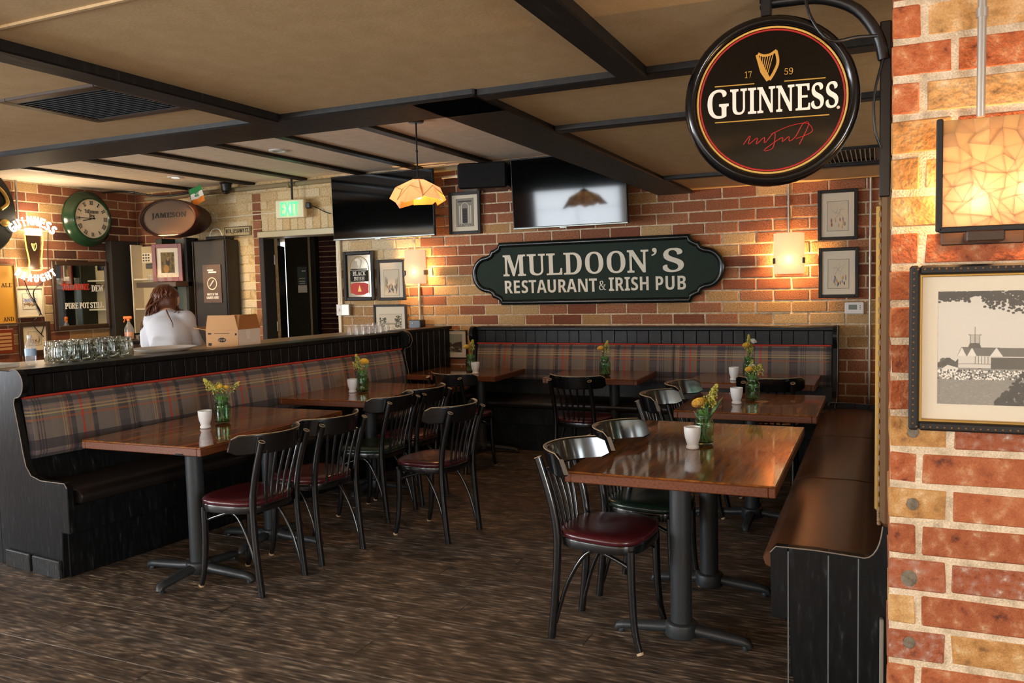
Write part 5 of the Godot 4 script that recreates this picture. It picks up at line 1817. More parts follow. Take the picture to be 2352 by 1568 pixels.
func pier_picture() -> void:
	var w := 384
	var h := 320
	var im := img(w, h, "d8d1c2")
	var r := RandomNumberGenerator.new()
	r.seed = 77
	# field and far trees
	poly(im, PackedVector2Array([Vector2(0, 200), Vector2(w, 200), Vector2(w, h), Vector2(0, h)]), Color("8a857a"))
	for k in 1400: disc(im, r.randf_range(0, w), r.randf_range(240, h), 2, 1, Color("7c776c").lerp(Color("a09a8c"), r.randf()))
	for k in 160: disc(im, r.randf_range(0, w), r.randf_range(194, 212), 6, 7, Color("3c3933").lerp(Color("5c584e"), r.randf()))
	# long gabled hall with a lantern turret
	poly(im, PackedVector2Array([Vector2(38, 182), Vector2(46, 157), Vector2(w, 164), Vector2(w, 184)]), Color("625d53"))
	poly(im, PackedVector2Array([Vector2(40, 182), Vector2(102, 182), Vector2(102, 216), Vector2(40, 216)]), Color("d6cfc0"))
	poly(im, PackedVector2Array([Vector2(102, 186), Vector2(w, 186), Vector2(w, 218), Vector2(102, 218)]), Color("48443c"))
	for g in [[47, 17], [66, 18], [112, 24]]: poly(im, PackedVector2Array([Vector2(g[0], 158), Vector2(g[0] + g[1] / 2.0, 182), Vector2(g[0] - g[1] / 2.0, 182)]), Color("e4ddce"))
	for x in [72, 78, 84, 90, 96]: pen(im, Vector2(x, 183), Vector2(x, 204), Color("4a463e"), 0.7)
	pen(im, Vector2(40, 204), Vector2(102, 204), Color("4a463e"), 0.7)
	poly(im, PackedVector2Array([Vector2(62, 124), Vector2(80, 124), Vector2(80, 152), Vector2(62, 152)]), Color("b8b1a2"))
	poly(im, PackedVector2Array([Vector2(62, 146), Vector2(80, 146), Vector2(84, 160), Vector2(58, 160)]), Color("4a463e"))
	for x in [62, 71, 80]: pen(im, Vector2(x, 122), Vector2(x, 150), Color("3c3933"), 0.8)
	pen(im, Vector2(60, 122), Vector2(82, 122), Color("3c3933"), 1.0)
	pen(im, Vector2(71, 122), Vector2(71, 100), Color("55514a"), 0.6)
	poly(im, PackedVector2Array([Vector2(2, 226), Vector2(20, 208), Vector2(40, 216), Vector2(40, 230)]), Color("e0d9ca"))
	for k in 520: disc(im, r.randf_range(0, w * 0.7), r.randf_range(222, 248), 1.6, 2.4, Color("f2ebde") if k % 3 else Color("34312b"))
	# dark leaves hanging in from above and a dark bush in the corner
	for k in 1500:
		var x := r.randf_range(0, w)
		var d := 30.0 if x < 62 else (14.0 if x < 84 else 44.0 + (x - 84) * 0.4)
		disc(im, x, r.randf_range(0, 1) * r.randf_range(0.3, 1.0) * d, 3, 3, Color("1c1a17"))
	for k in 900:
		var x := r.randf_range(112, w)
		disc(im, x, h - r.randf_range(0, 1.0) * minf(110.0, (x - 106) * 1.7), 4, 4, Color("201e1b"))
	var t := thing("framed_photograph", "large framed black and white photograph of a gabled hall on the brick pier", "picture", Vector3(0.396, 1.376, -2.6))
	t.position.z = -2.566
	var b := MB.new()
	var W := 0.63
	var H := 0.46
	for s in [-1, 1]:
		b.box(Vector3(s * (W / 2 - 0.013), 0, 0.014), Vector3(0.026, H, 0.03), 0.006)
		b.box(Vector3(0, s * (H / 2 - 0.013), 0.014), Vector3(W - 0.05, 0.026, 0.0295), 0.006)
	part("frame", b, mats.frame_black, t)
	b = MB.new()
	for s in [-1, 1]:
		var k := -W / 2 + 0.02
		while k < W / 2 - 0.01:
			b.ball(Vector3(k, s * (H / 2 - 0.011), 0.029), Vector3(0.0035, 0.0035, 0.0025), 6, 4)
			k += 0.0175
		k = -H / 2 + 0.02
		while k < H / 2 - 0.01:
			b.ball(Vector3(s * (W / 2 - 0.011), k, 0.029), Vector3(0.0035, 0.0035, 0.0025), 6, 4)
			k += 0.0175
	part("bead_row", b, mats.dark_gilt, t)
	b = MB.new()
	for s in [-1, 1]:
		b.box(Vector3(s * (W / 2 - 0.029), 0, 0.016), Vector3(0.007, H - 0.05, 0.02), 0.002)
		b.box(Vector3(0, s * (H / 2 - 0.029), 0.016), Vector3(W - 0.056, 0.007, 0.0198), 0.002)
	part("gilt_slip", b, mats.gilt, t)
	b = MB.new()
	b.box(Vector3(0, 0, 0.006), Vector3(W - 0.05, H - 0.05, 0.006))
	part("mat_board", b, mats.matboard, t)
	b = MB.new()
	b.quad(Vector3(-0.243, -0.155, 0.0096), Vector3(0.243, -0.155, 0.0096), Vector3(0.243, 0.157, 0.0096), Vector3(-0.243, 0.157, 0.0096), true)
	part("photograph", b, print_of(im, "print_hall"), t)
	b = MB.new()
	b.box(Vector3(0, 0, 0.018), Vector3(W - 0.06, H - 0.06, 0.002))
	part("glazing", b, mats.clear_glass, t)

func side_mirror() -> void:
	# long gilt mirror on the right wall, seen edge-on
	var t := thing("gilt_mirror", "long ornate gilt mirror frame seen edge-on above the brown bench", "mirror", Vector3(0.07, 1.31, -5.1), -90)
	var W := 4.5
	var H := 1.08
	var b := MB.new()
	for s in [-1, 1]:
		b.box(Vector3(s * (W / 2 - 0.06), 0, 0.03), Vector3(0.12, H, 0.06), 0.015)
		b.box(Vector3(0, s * (H / 2 - 0.05), 0.03), Vector3(W - 0.24, 0.1, 0.058), 0.015)
	part("frame", b, mats.dark_gilt, t)
	b = MB.new()
	for s in [-1, 1]:
		b.box(Vector3(s * (W / 2 - 0.07), 0, 0.066), Vector3(0.045, H - 0.08, 0.02), 0.008)
	part("gilt_band", b, mats.gilt, t)
	b = MB.new()
	for s in [-1, 1]: b.box(Vector3(0, s * (H / 2 - 0.055), 0.064), Vector3(W - 0.2, 0.04, 0.0155), 0.006)
	part("rubbed_band", b, mat("rubbed_gilt", "8c7050", 0.6), t)
	b = MB.new()
	for s in [-1, 1]:
		var k := -H / 2 + 0.02
		while k < H / 2:
			b.ball(Vector3(s * (W / 2 - 0.02), k, 0.062), Vector3(0.008, 0.011, 0.008), 6, 4)
			b.ball(Vector3(s * (W / 2 - 0.112), k, 0.064), Vector3(0.006, 0.009, 0.006), 6, 4)
			k += 0.034
		k = -W / 2
		while k < W / 2:
			b.ball(Vector3(k, s * (H / 2 - 0.012), 0.062), Vector3(0.011, 0.008, 0.008), 6, 4)
			k += 0.034
	part("beading", b, mats.rubbed_gilt, t)
	b = MB.new()
	b.box(Vector3(0, 0, 0.012), Vector3(W - 0.2, H - 0.16, 0.012))
	part("mirror_plate", b, mats.mirror_glass, t)

# ------------------------------------------------------------------ bar side
var bar_xf: Transform3D
func on_bar(s: float, y: float, along: float) -> Vector3:
	return bar_xf * Vector3(s, y, -along)

func bar() -> void:
	var t := thing("bar_counter", "long bar counter with pale wooden top behind the tartan booth", "counter", bar_xf.origin, -5.79)
	var b := MB.new()
	b.box(Vector3(-0.66, 0.545, -1.86), Vector3(0.08, 1.09, 3.72))
	part("front_wall", b, mats.black_paint, t)
	b = MB.new()
	b.box(Vector3(-0.93, 1.115, -1.86), Vector3(0.62, 0.05, 3.76), 0.008)
	part("counter_top", b, mats.bar_wood, t)
	b = MB.new()
	b.box(Vector3(-1.15, 0.545, -1.86), Vector3(0.05, 1.09, 3.7))
	part("back_panel", b, mats.frame_brown, t)
	for k in 9:   # planked return beyond the bench, toward the back wall
		b = MB.new()
		b.box(Vector3(-0.50, 0.565, -3.76 - k * 0.098), Vector3(0.03, 1.13, 0.093), 0.004)
		part("return_plank", b, mats.black_paint, t)
	b = MB.new()
	b.box(Vector3(-0.6, 0.56, -4.16), Vector3(0.16, 1.12, 0.86))
	part("return_core", b, mats.black_paint, t)
	b = MB.new()
	b.box(Vector3(-0.58, 1.145, -4.16), Vector3(0.22, 0.03, 0.92), 0.004)
	part("return_cap", b, mats.black_paint, t)
	t = thing("junction_box", "small black junction box where the white conduit ends on the bar return", "box", Vector3(-4.53, 1.16, ZW + 0.1))
	b = MB.new()
	b.box(Vector3(0, 0.025, 0.0), Vector3(0.14, 0.09, 0.12), 0.006)
	part("case", b, mats.plastic_black, t)
	b = MB.new()
	b.ball(Vector3(-0.02, 0.035, 0.06), Vector3(0.012, 0.012, 0.006), 8, 5)
	part("lock", b, mats.galvanised, t)
	# mason jar mugs
	var jm: Node3D = null
	var n := 0
	for r in 3:
		for i in 6:
			var p := on_bar(-0.69 - r * 0.1 + rng.randf_range(-0.008, 0.008), 1.14, 0.47 + i * 0.094 + r * 0.03)
			if jm == null:
				jm = thing("jar_mug", "clear jar mug on the bar, first from the water bottle in the front row", "glass jar", p, 0, "clear jar mugs on the bar")
				var g := MB.new()
				g.lathe([Vector2(0.001, 0.005), Vector2(0.034, 0.003), Vector2(0.042, 0.012), Vector2(0.043, 0.03), Vector2(0.043, 0.1), Vector2(0.039, 0.116), Vector2(0.034, 0.124), Vector2(0.034, 0.142), Vector2(0.036, 0.146), Vector2(0.033, 0.147), Vector2(0.031, 0.124), Vector2(0.04, 0.1), Vector2(0.04, 0.02), Vector2(0.001, 0.014)], 16)
				part("jar", g, mats.solid_glass, jm)
				g = MB.new()
				for y in [0.128, 0.137]:
					var ring := []
					for q in 13: ring.append(Vector3(cos(TAU * q / 12) * 0.0345, y, sin(TAU * q / 12) * 0.0345))
					g.tube(ring, 0.0018, 5, false)
				part("screw_thread", g, mats.clear_glass, jm)
				g = MB.new()
				g.tube(smooth_path([Vector3(0.04, 0.1, 0), Vector3(0.068, 0.098, 0), Vector3(0.074, 0.065, 0), Vector3(0.06, 0.035, 0), Vector3(0.042, 0.03, 0)], 12), 0.006, 6)
				part("handle", g, mats.solid_glass, jm)
			else:
				var c := copy(jm, "jar_mug", "clear jar mug on the bar, %s from the water bottle in the %s row" % [ORD[i], ["front", "middle", "rear"][r]])
				c.position = p
				c.rotation_degrees.y = rng.randf_range(0, 360)
	var tm: Node3D = null
	for r in 2:
		for i in 6:
			var p := on_bar(-0.565 - r * 0.085, 1.157 if r == 0 else 1.14, 3.2 + i * 0.085)
			if tm == null:
				tm = thing("tumbler", "upturned clear tumbler, sixth from the brick wall in the front row at the bar end", "glass", p, 0, "upturned tumblers at the far bar end")
				var g := MB.new()
				g.lathe([Vector2(0.036, 0.0), Vector2(0.031, 0.095), Vector2(0.029, 0.1), Vector2(0.001, 0.1)], 14)
				g.lathe([Vector2(0.001, 0.088), Vector2(0.028, 0.088), Vector2(0.034, 0.0)], 14)
				part("glass", g, mats.clear_glass, tm)
				g = MB.new()
				for q in 10: g.box(Vector3(cos(TAU * q / 10) * 0.034, 0.045, sin(TAU * q / 10) * 0.034), Vector3(0.004, 0.075, 0.004))
				part("flute", g, mats.clear_glass, tm)
			else:
				copy(tm, "tumbler", "upturned clear tumbler, %s from the brick wall in the %s row at the bar end" % [ORD[5 - i], ["front", "rear"][r]]).position = p
	# water bottle, platter, menus, carton
	t = thing("water_bottle", "clear plastic water bottle with blue label beside the jar mugs", "bottle", on_bar(-0.9, 1.14, 0.4))
	b = MB.new()
	b.lathe([Vector2(0.001, 0.003), Vector2(0.03, 0.003), Vector2(0.033, 0.012), Vector2(0.031, 0.03), Vector2(0.033, 0.05), Vector2(0.033, 0.11), Vector2(0.03, 0.13), Vector2(0.016, 0.158), Vector2(0.0135, 0.165), Vector2(0.0135, 0.178)], 16)
	part("bottle", b, mats.clear_plastic, t)
	b = MB.new()
	b.lathe([Vector2(0.0335, 0.06), Vector2(0.0337, 0.105)], 16)
	part("label_band", b, mat("label_blue", "a8c8e4", 0.5), t)
	b = MB.new()
	b.lathe([Vector2(0.0145, 0.174), Vector2(0.0145, 0.19), Vector2(0.013, 0.193), Vector2(0.001, 0.193)], 12)
	part("cap", b, mats.white_plastic, t)
	t = thing("platter", "wide white platter on the bar in front of the person", "platter", on_bar(-0.93, 1.14, 1.42))
	b = MB.new()
	b.lathe([Vector2(0.001, 0.004), Vector2(0.14, 0.004), Vector2(0.18, 0.018), Vector2(0.205, 0.03), Vector2(0.21, 0.034), Vector2(0.19, 0.03), Vector2(0.14, 0.012), Vector2(0.001, 0.01)], 40)
	part("dish", b, mats.white_plastic, t, Vector3.ZERO, Vector3.ZERO, Vector3(1, 1, 1.2))
	b = MB.new()
	b.lathe([Vector2(0.13, 0.0), Vector2(0.134, 0.005)], 32)
	part("foot_ring", b, mats.white_plastic, t)
	t = thing("paper_stack", "stack of white papers at the near end of the bar", "papers", on_bar(-0.95, 1.14, 0.15))
	for k in 4:
		b = MB.new()
		b.box(Vector3(0, 0.004 + k * 0.006, 0), Vector3(0.22, 0.005, 0.28))
		part("sheet", b, mats.paper_white, t, Vector3.ZERO, Vector3(0, k * 4 - 6, 0))
	carton()
	back_bar()

func carton() -> void:
	var t := thing("cardboard_box", "open cardboard box with raised flaps on the bar by the doorway", "box", on_bar(-0.9, 1.14, 2.06), 7.4)
	var cb: Material = mats.card
	var W := 0.3
	var H := 0.135
	var b := MB.new()
	b.box(Vector3(0, H / 2, W / 2), Vector3(W, H, 0.006))
	b.box(Vector3(0, H / 2, -W / 2), Vector3(W, H, 0.006))
	b.box(Vector3(-W / 2, H / 2, 0), Vector3(0.006, H, W - 0.006))
	b.box(Vector3(0, 0.003, 0), Vector3(W, 0.006, W))
	part("carton", b, cb, t)
	b = MB.new()
	b.box(Vector3(W / 2, H / 2, 0), Vector3(0.006, H, W - 0.006))
	part("white_side", b, mats.card_white, t)
	for q in [[Vector3(0, H, W / 2), Vector3(-14, 0, 0), Vector3(W, 0.12, 0.005), "card"], [Vector3(0, H, -W / 2), Vector3(-25, 0, 0), Vector3(W, 0.12, 0.005), "card_inside"], [Vector3(-W / 2, H, 0), Vector3(0, 0, 80), Vector3(0.005, 0.12, W), "card"], [Vector3(W / 2, H, 0), Vector3(0, 0, 14), Vector3(0.005, 0.12, W), "card_inside"]]:
		b = MB.new()
		b.box(Vector3(0, q[2].y / 2, 0), q[2])
		part("flap", b, mats[q[3]], t, q[0], q[1])
	b = MB.new()
	b.lathe([Vector2(0.001, 0.0008), Vector2(0.038, 0.0008), Vector2(0.038, 0)], 20, Transform3D(Basis(Vector3.RIGHT, PI / 2).scaled(Vector3(1, 0.5, 1)), Vector3(0.0, 0.055, W / 2 + 0.003)))
	part("oval_mark", b, mats.print_black, t)
	words(t, "oval_lettering", "U.S. DE", "sansbold", 0.058, 0.016, cb, Vector3(0.0, 0.055, W / 2 + 0.0042), 0.0015)
	b = MB.new()
	b.box(Vector3(0, 0.108, W / 2 + 0.0035), Vector3(0.14, 0.004, 0.001))
	b.box(Vector3(-0.115, 0.106, W / 2 + 0.0035), Vector3(0.03, 0.012, 0.001))
	b.box(Vector3(0.13, 0.1, W / 2 + 0.0035), Vector3(0.016, 0.016, 0.001))
	b.box(Vector3(-0.115, 0.02, W / 2 + 0.0035), Vector3(0.03, 0.022, 0.001))
	part("box_print", b, mats.print_black, t)
	b = MB.new()
	b.box(Vector3(W / 2 + 0.0035, 0.09, 0.02), Vector3(0.001, 0.07, 0.05))
	part("white_tape", b, mats.paper_white, t)

func back_bar() -> void:
	var t := thing("back_counter", "dark wooden counter along the brick behind the bar", "counter", Vector3(-8.1, 0, -7.33))
	var b := MB.new()
	b.box(Vector3(0, 0.5, 0), Vector3(0.86, 1.0, 0.7), 0.01)
	part("body", b, mats.frame_brown, t)
	b = MB.new()
	b.box(Vector3(0, 1.02, 0.02), Vector3(0.88, 0.04, 0.74), 0.008)
	part("worktop", b, mats.black_paint, t)
	t = thing("corner_board", "tall charcoal board panel standing in the brick corner", "panel", Vector3(-8.68, 0, -7.45))
	b = MB.new()
	b.box(Vector3(0.05, 1.12, 0.0), Vector3(0.1, 2.24, 0.42), 0.006)
	part("board", b, mats.grey_board, t)
	b = MB.new()
	b.box(Vector3(0.105, 1.12, -0.2), Vector3(0.02, 2.24, 0.03), 0.003)
	part("edge_strip", b, mats.frame_black, t)
	# open shelf unit
	t = thing("shelf_unit", "open bar shelf unit with beige back, dark post and grey side", "shelf", Vector3(-7.85, 1.04, -7.6))
	b = MB.new()
	b.box(Vector3(-0.38, 0.56, -0.02), Vector3(0.5, 1.14, 0.03))
	part("back_panel", b, mats.beige_board, t)
	b = MB.new()
	b.box(Vector3(0.13, 0.6, 0.0), Vector3(0.32, 1.2, 0.04))
	part("grey_panel", b, mat("grey_green_board", "6e7060", 0.6), t)
	b = MB.new()
	b.box(Vector3(-0.09, 0.6, 0.1), Vector3(0.1, 1.2, 0.24), 0.006)
	part("post", b, mat("dark_green_post", "20281f", 0.4), t)
	b = MB.new()
	b.box(Vector3(0.27, 0.6, 0.06), Vector3(0.04, 1.2, 0.2), 0.006)
	part("post", b, mats.frame_black, t)
	for y in [0.35, 0.72]:
		b = MB.new()
		b.box(Vector3(-0.4, y, 0.05), Vector3(0.5, 0.02, 0.16), 0.003)
		part("shelf_board", b, mats.cream_paint, t)
	b = MB.new()
	b.box(Vector3(-0.64, 0.6, 0.06), Vector3(0.02, 1.1, 0.18), 0.003)
	part("side_edge", b, mats.cream_paint, t)
	b = MB.new()
	b.box(Vector3(-0.03, 0.645, 0.22), Vector3(0.64, 0.06, 0.26), 0.004)
	part("front_shelf", b, mats.frame_brown, t)
	t = thing("key_panel", "small beige keypad box above the beige shelf", "keypad", Vector3(-8.24, 2.02, -7.5), 10)
	b = MB.new()
	b.box(Vector3.ZERO, Vector3(0.16, 0.125, 0.07), 0.008)
	part("case", b, mats.cream_paint, t)
	for k in 9:
		b = MB.new()
		b.box(Vector3(-0.05 + (k % 3) * 0.036, 0.035 - (k / 3) * 0.034, 0.036), Vector3(0.022, 0.02, 0.008), 0.002)
		part("key", b, mats.frame_brown, t)
	b = MB.new()
	b.box(Vector3(0.02, -0.1, -0.01), Vector3(0.12, 0.06, 0.06), 0.006)
	part("holder", b, mats.plastic_black, t)
	picture("framed_picture", "reddish wooden framed portrait print standing on the bar shelf", Vector3(-7.78, 1.945, -7.36), 20, 0.37, 0.45, 0.05, mats.frame_red, 0.16, 0.24, 0.0, print_of(sketch("portrait", 12), "print_portrait"))
	var sg: Node3D = null
	for k in 5:
		var p := Vector3(-8.02 + k * 0.08, 1.717, -7.3 + (k % 2) * 0.05)
		if sg == null:
			sg = thing("shelf_glass", "small clear glass under the portrait print, first from the green post", "glass", p, 0, "small glasses on the bar shelf")
			var g := MB.new()
			g.lathe([Vector2(0.001, 0.004), Vector2(0.028, 0.002), Vector2(0.034, 0.085), Vector2(0.032, 0.085), Vector2(0.027, 0.012), Vector2(0.001, 0.01)], 14)
			part("glass", g, mats.clear_glass, sg)
		else: copy(sg, "shelf_glass", "small clear glass under the portrait print, %s from the green post" % ORD[k]).position = p
	var cg: Node3D = null
	for k in 4:
		var p := Vector3(-7.99 + k * 0.08, 1.04, -7.06 + (k % 2) * 0.06)
		if cg == null:
			cg = thing("counter_glass", "short clear glass on the back counter, first from the spray bottle", "glass", p, 0, "short glasses on the back counter")
			var g := MB.new()
			g.lathe([Vector2(0.001, 0.004), Vector2(0.03, 0.002), Vector2(0.035, 0.06), Vector2(0.033, 0.06), Vector2(0.029, 0.012), Vector2(0.001, 0.01)], 14)
			part("glass", g, mats.clear_glass, cg)
		else: copy(cg, "counter_glass", "short clear glass on the back counter, %s from the spray bottle" % ORD[k]).position = p
	t = thing("spray_bottle", "spray bottle with orange trigger head on the back counter", "spray bottle", Vector3(-8.12, 1.04, -7.04), 30)
	b = MB.new()
	b.lathe([Vector2(0.001, 0.0), Vector2(0.05, 0.0), Vector2(0.053, 0.01), Vector2(0.053, 0.13), Vector2(0.04, 0.16), Vector2(0.018, 0.2), Vector2(0.016, 0.225)], 16)
	part("bottle", b, mats.clear_plastic, t)
	b = MB.new()
	b.lathe([Vector2(0.001, 0.005), Vector2(0.048, 0.005), Vector2(0.05, 0.09), Vector2(0.001, 0.09)], 16)
	part("liquid", b, mat("cleaner_orange", "d88a5c", 0.4), t)
	b = MB.new()
	b.box(Vector3(-0.01, 0.262, 0), Vector3(0.1, 0.035, 0.03), 0.008)
	b.box(Vector3(0.0, 0.235, 0), Vector3(0.036, 0.03, 0.036), 0.006)
	b.box(Vector3(-0.045, 0.23, 0), Vector3(0.012, 0.05, 0.016), 0.004, Basis(Vector3.BACK, -0.35))
	part("trigger_head", b, mats.orange_plastic, t)
	# tall black cabinet with a poster
	t = thing("black_cabinet", "tall black cabinet standing against the cream brick behind the bar", "cabinet", Vector3(-7.28, 0, -7.62))
	b = MB.new()
	b.box(Vector3(0.0, 1.1, 0), Vector3(0.53, 2.2, 0.22), 0.008)
	part("carcass", b, mat("cabinet_black", "1a1512", 0.45), t)
	b = MB.new()
	b.box(Vector3(0.02, 1.3, 0.116), Vector3(0.47, 1.78, 0.02), 0.006)
	part("door", b, mat("cabinet_door", "1c1714", 0.5), t)
	b = MB.new()
	b.box(Vector3(-0.235, 1.3, 0.12), Vector3(0.012, 1.78, 0.02), 0.003)
	part("edge_trim", b, mats.frame_brown, t)
	t = thing("game_poster", "brown poster with white round emblem on the tall black cabinet", "poster", Vector3(-7.225, 1.68, -7.486))
	b = MB.new()
	b.box(Vector3.ZERO, Vector3(0.28, 0.45, 0.003))
	part("sheet", b, mat("poster_brown", "5a463c", 0.5), t)
	var ring := []
	for i in 24: ring.append(Vector3(cos(TAU * i / 24) * 0.07, sin(TAU * i / 24) * 0.07, 0.002))
	b = MB.new()
	b.tube(ring, 0.007, 5, false, Vector3.FORWARD, 0.3, true)
	b.tube([Vector3(-0.03, -0.03, 0.002), Vector3(0.03, 0.035, 0.002)], 0.012, 5)
	part("emblem", b, mats.matboard, t)
	words(t, "lettering", "WATCH THE", "sansbold", 0.17, 0.03, mats.paper_white, Vector3(0, -0.125, 0.002), 0.002)
	words(t, "lettering", "GAMES HERE!", "sansbold", 0.19, 0.03, mats.paper_white, Vector3(0, -0.165, 0.002), 0.002)
	b = MB.new()
	b.box(Vector3(-0.02, 0.16, 0.002), Vector3(0.09, 0.016, 0.002))
	b.box(Vector3(0.01, 0.135, 0.002), Vector3(0.12, 0.018, 0.002))
	part("poster_print", b, mats.paper_white, t)
	t = thing("router", "flat black electronic box with white cable on top of the black cabinet", "router", Vector3(-7.2, 2.2, -7.62))
	b = MB.new()
	b.box(Vector3(0, 0.022, 0), Vector3(0.3, 0.04, 0.16), 0.006)
	part("case", b, mats.plastic_black, t)
	b = MB.new()
	b.tube(smooth_path([Vector3(-0.16, 0.03, 0), Vector3(-0.12, 0.12, 0), Vector3(-0.03, 0.13, -0.02), Vector3(0.03, 0.04, -0.02)], 14), 0.006, 6)
	part("cable", b, mats.white_plastic, t)
	# oval cask head
	t = thing("cask_sign", "oval wooden cask end with dark lettering hung above the bar shelves", "sign", Vector3(-7.56, 2.45, -7.22), 8)
	var lie := Transform3D(Basis(Vector3.RIGHT, PI / 2).scaled(Vector3(1, 0.56, 1)), Vector3.ZERO)
	b = MB.new()
	b.lathe([Vector2(0.33, -0.32), Vector2(0.385, -0.16), Vector2(0.4, 0.0), Vector2(0.398, 0.06), Vector2(0.375, 0.062), Vector2(0.365, 0.02)], 48, lie)
	part("cask_body", b, tri_map(mat("cask_wood", "6a4a26", 0.5), tex.table, 1.4, false), t)
	b = MB.new()
	b.lathe([Vector2(0.366, 0.022), Vector2(0.001, 0.022)], 48, lie)
	part("cask_head", b, tri_map(mat("cask_head_wood", "8a5c2c", 0.5), tex.fine, 2.0, false), t)
	words(t, "lettering", "JAMESON", "serifbold", 0.48, 0.075, mats.print_black, Vector3(0, 0.03, 0.024), 0.006)
	b = MB.new()
	ring = []
	for i in 40: ring.append(Vector3(cos(TAU * i / 40) * 0.368, sin(TAU * i / 40) * 0.206, 0.03))
	b.tube(ring, 0.008, 6, false, Vector3.FORWARD, 0.8, true)
	part("hoop", b, mats.frame_black, t)
	var lr := MB.new()
	lr.box(Vector3(0, -0.196, 0.045), Vector3(0.3, 0.008, 0.012), 0.002)
	part("strip_light", lr, glow("cask_lamp", "ffcf8a", 3.0), t)
	var l := AreaLight3D.new()
	l.name = "cask_light"
	l.area_size = Vector2(0.28, 0.02)
	l.light_color = Color("ffc27c")
	l.light_energy = 0.05
	l.shadow_enabled = true
	t.add_child(l)
	l.position = Vector3(0, -0.188, 0.046)
	l.rotation_degrees.x = 112
	# little flag
	t = thing("small_flag", "small green white and orange flag on a stick above the cask sign", "flag", Vector3(-7.27, 2.71, -7.36), 0)
	t.rotation_degrees.z = 16
	var bands := ["2e8a4a", "f0ece0", "f08828"]
	for k in 3:
		var rows := []
		for i in 9:
			var x := -0.1 + 0.2 * i / 8.0
			rows.append(PackedVector3Array([Vector3(x, 0.1 - k * 0.066, 0.012 * sin(i * 1.1)), Vector3(x, 0.034 - k * 0.066, 0.012 * sin(i * 1.1 + 0.5))]))
		b = MB.new()
		b.sheet(rows)
		part("band", b, mat("flag_%s" % ["green", "white", "orange"][k], bands[k], 0.8), t)
	b = MB.new()
	for k in 3: b.ball(Vector3(0.0 + cos(PI / 2 + TAU * k / 3) * 0.016, 0.006 + sin(PI / 2 + TAU * k / 3) * 0.016, 0.014), Vector3(0.012, 0.012, 0.003), 8, 4)
	b.tube([Vector3(0, 0, 0.014), Vector3(0.008, -0.028, 0.014)], 0.003, 4)
	part("shamrock", b, mats.flag_green, t)
	b = MB.new()
	b.tube([Vector3(-0.1, 0.12, 0.0), Vector3(-0.1, -0.14, 0.0)], 0.005, 6)
	part("stick", b, mats.frame_brown, t)
	t = thing("security_camera", "dark round security camera under the ceiling by the thick pipe", "camera", Vector3(-7.0, 2.78, ZW + 0.2))
	b = MB.new()
	b.lathe([Vector2(0.001, -0.06), Vector2(0.04, -0.045), Vector2(0.055, -0.01), Vector2(0.06, 0.05), Vector2(0.075, 0.075), Vector2(0.001, 0.078)], 16)
	part("housing", b, mats.plastic_black, t)
	b = MB.new()
	b.ball(Vector3(0.01, -0.035, 0.035), Vector3(0.024, 0.024, 0.02), 10, 6)
	part("lens", b, mats.screen, t)
	left_wall()

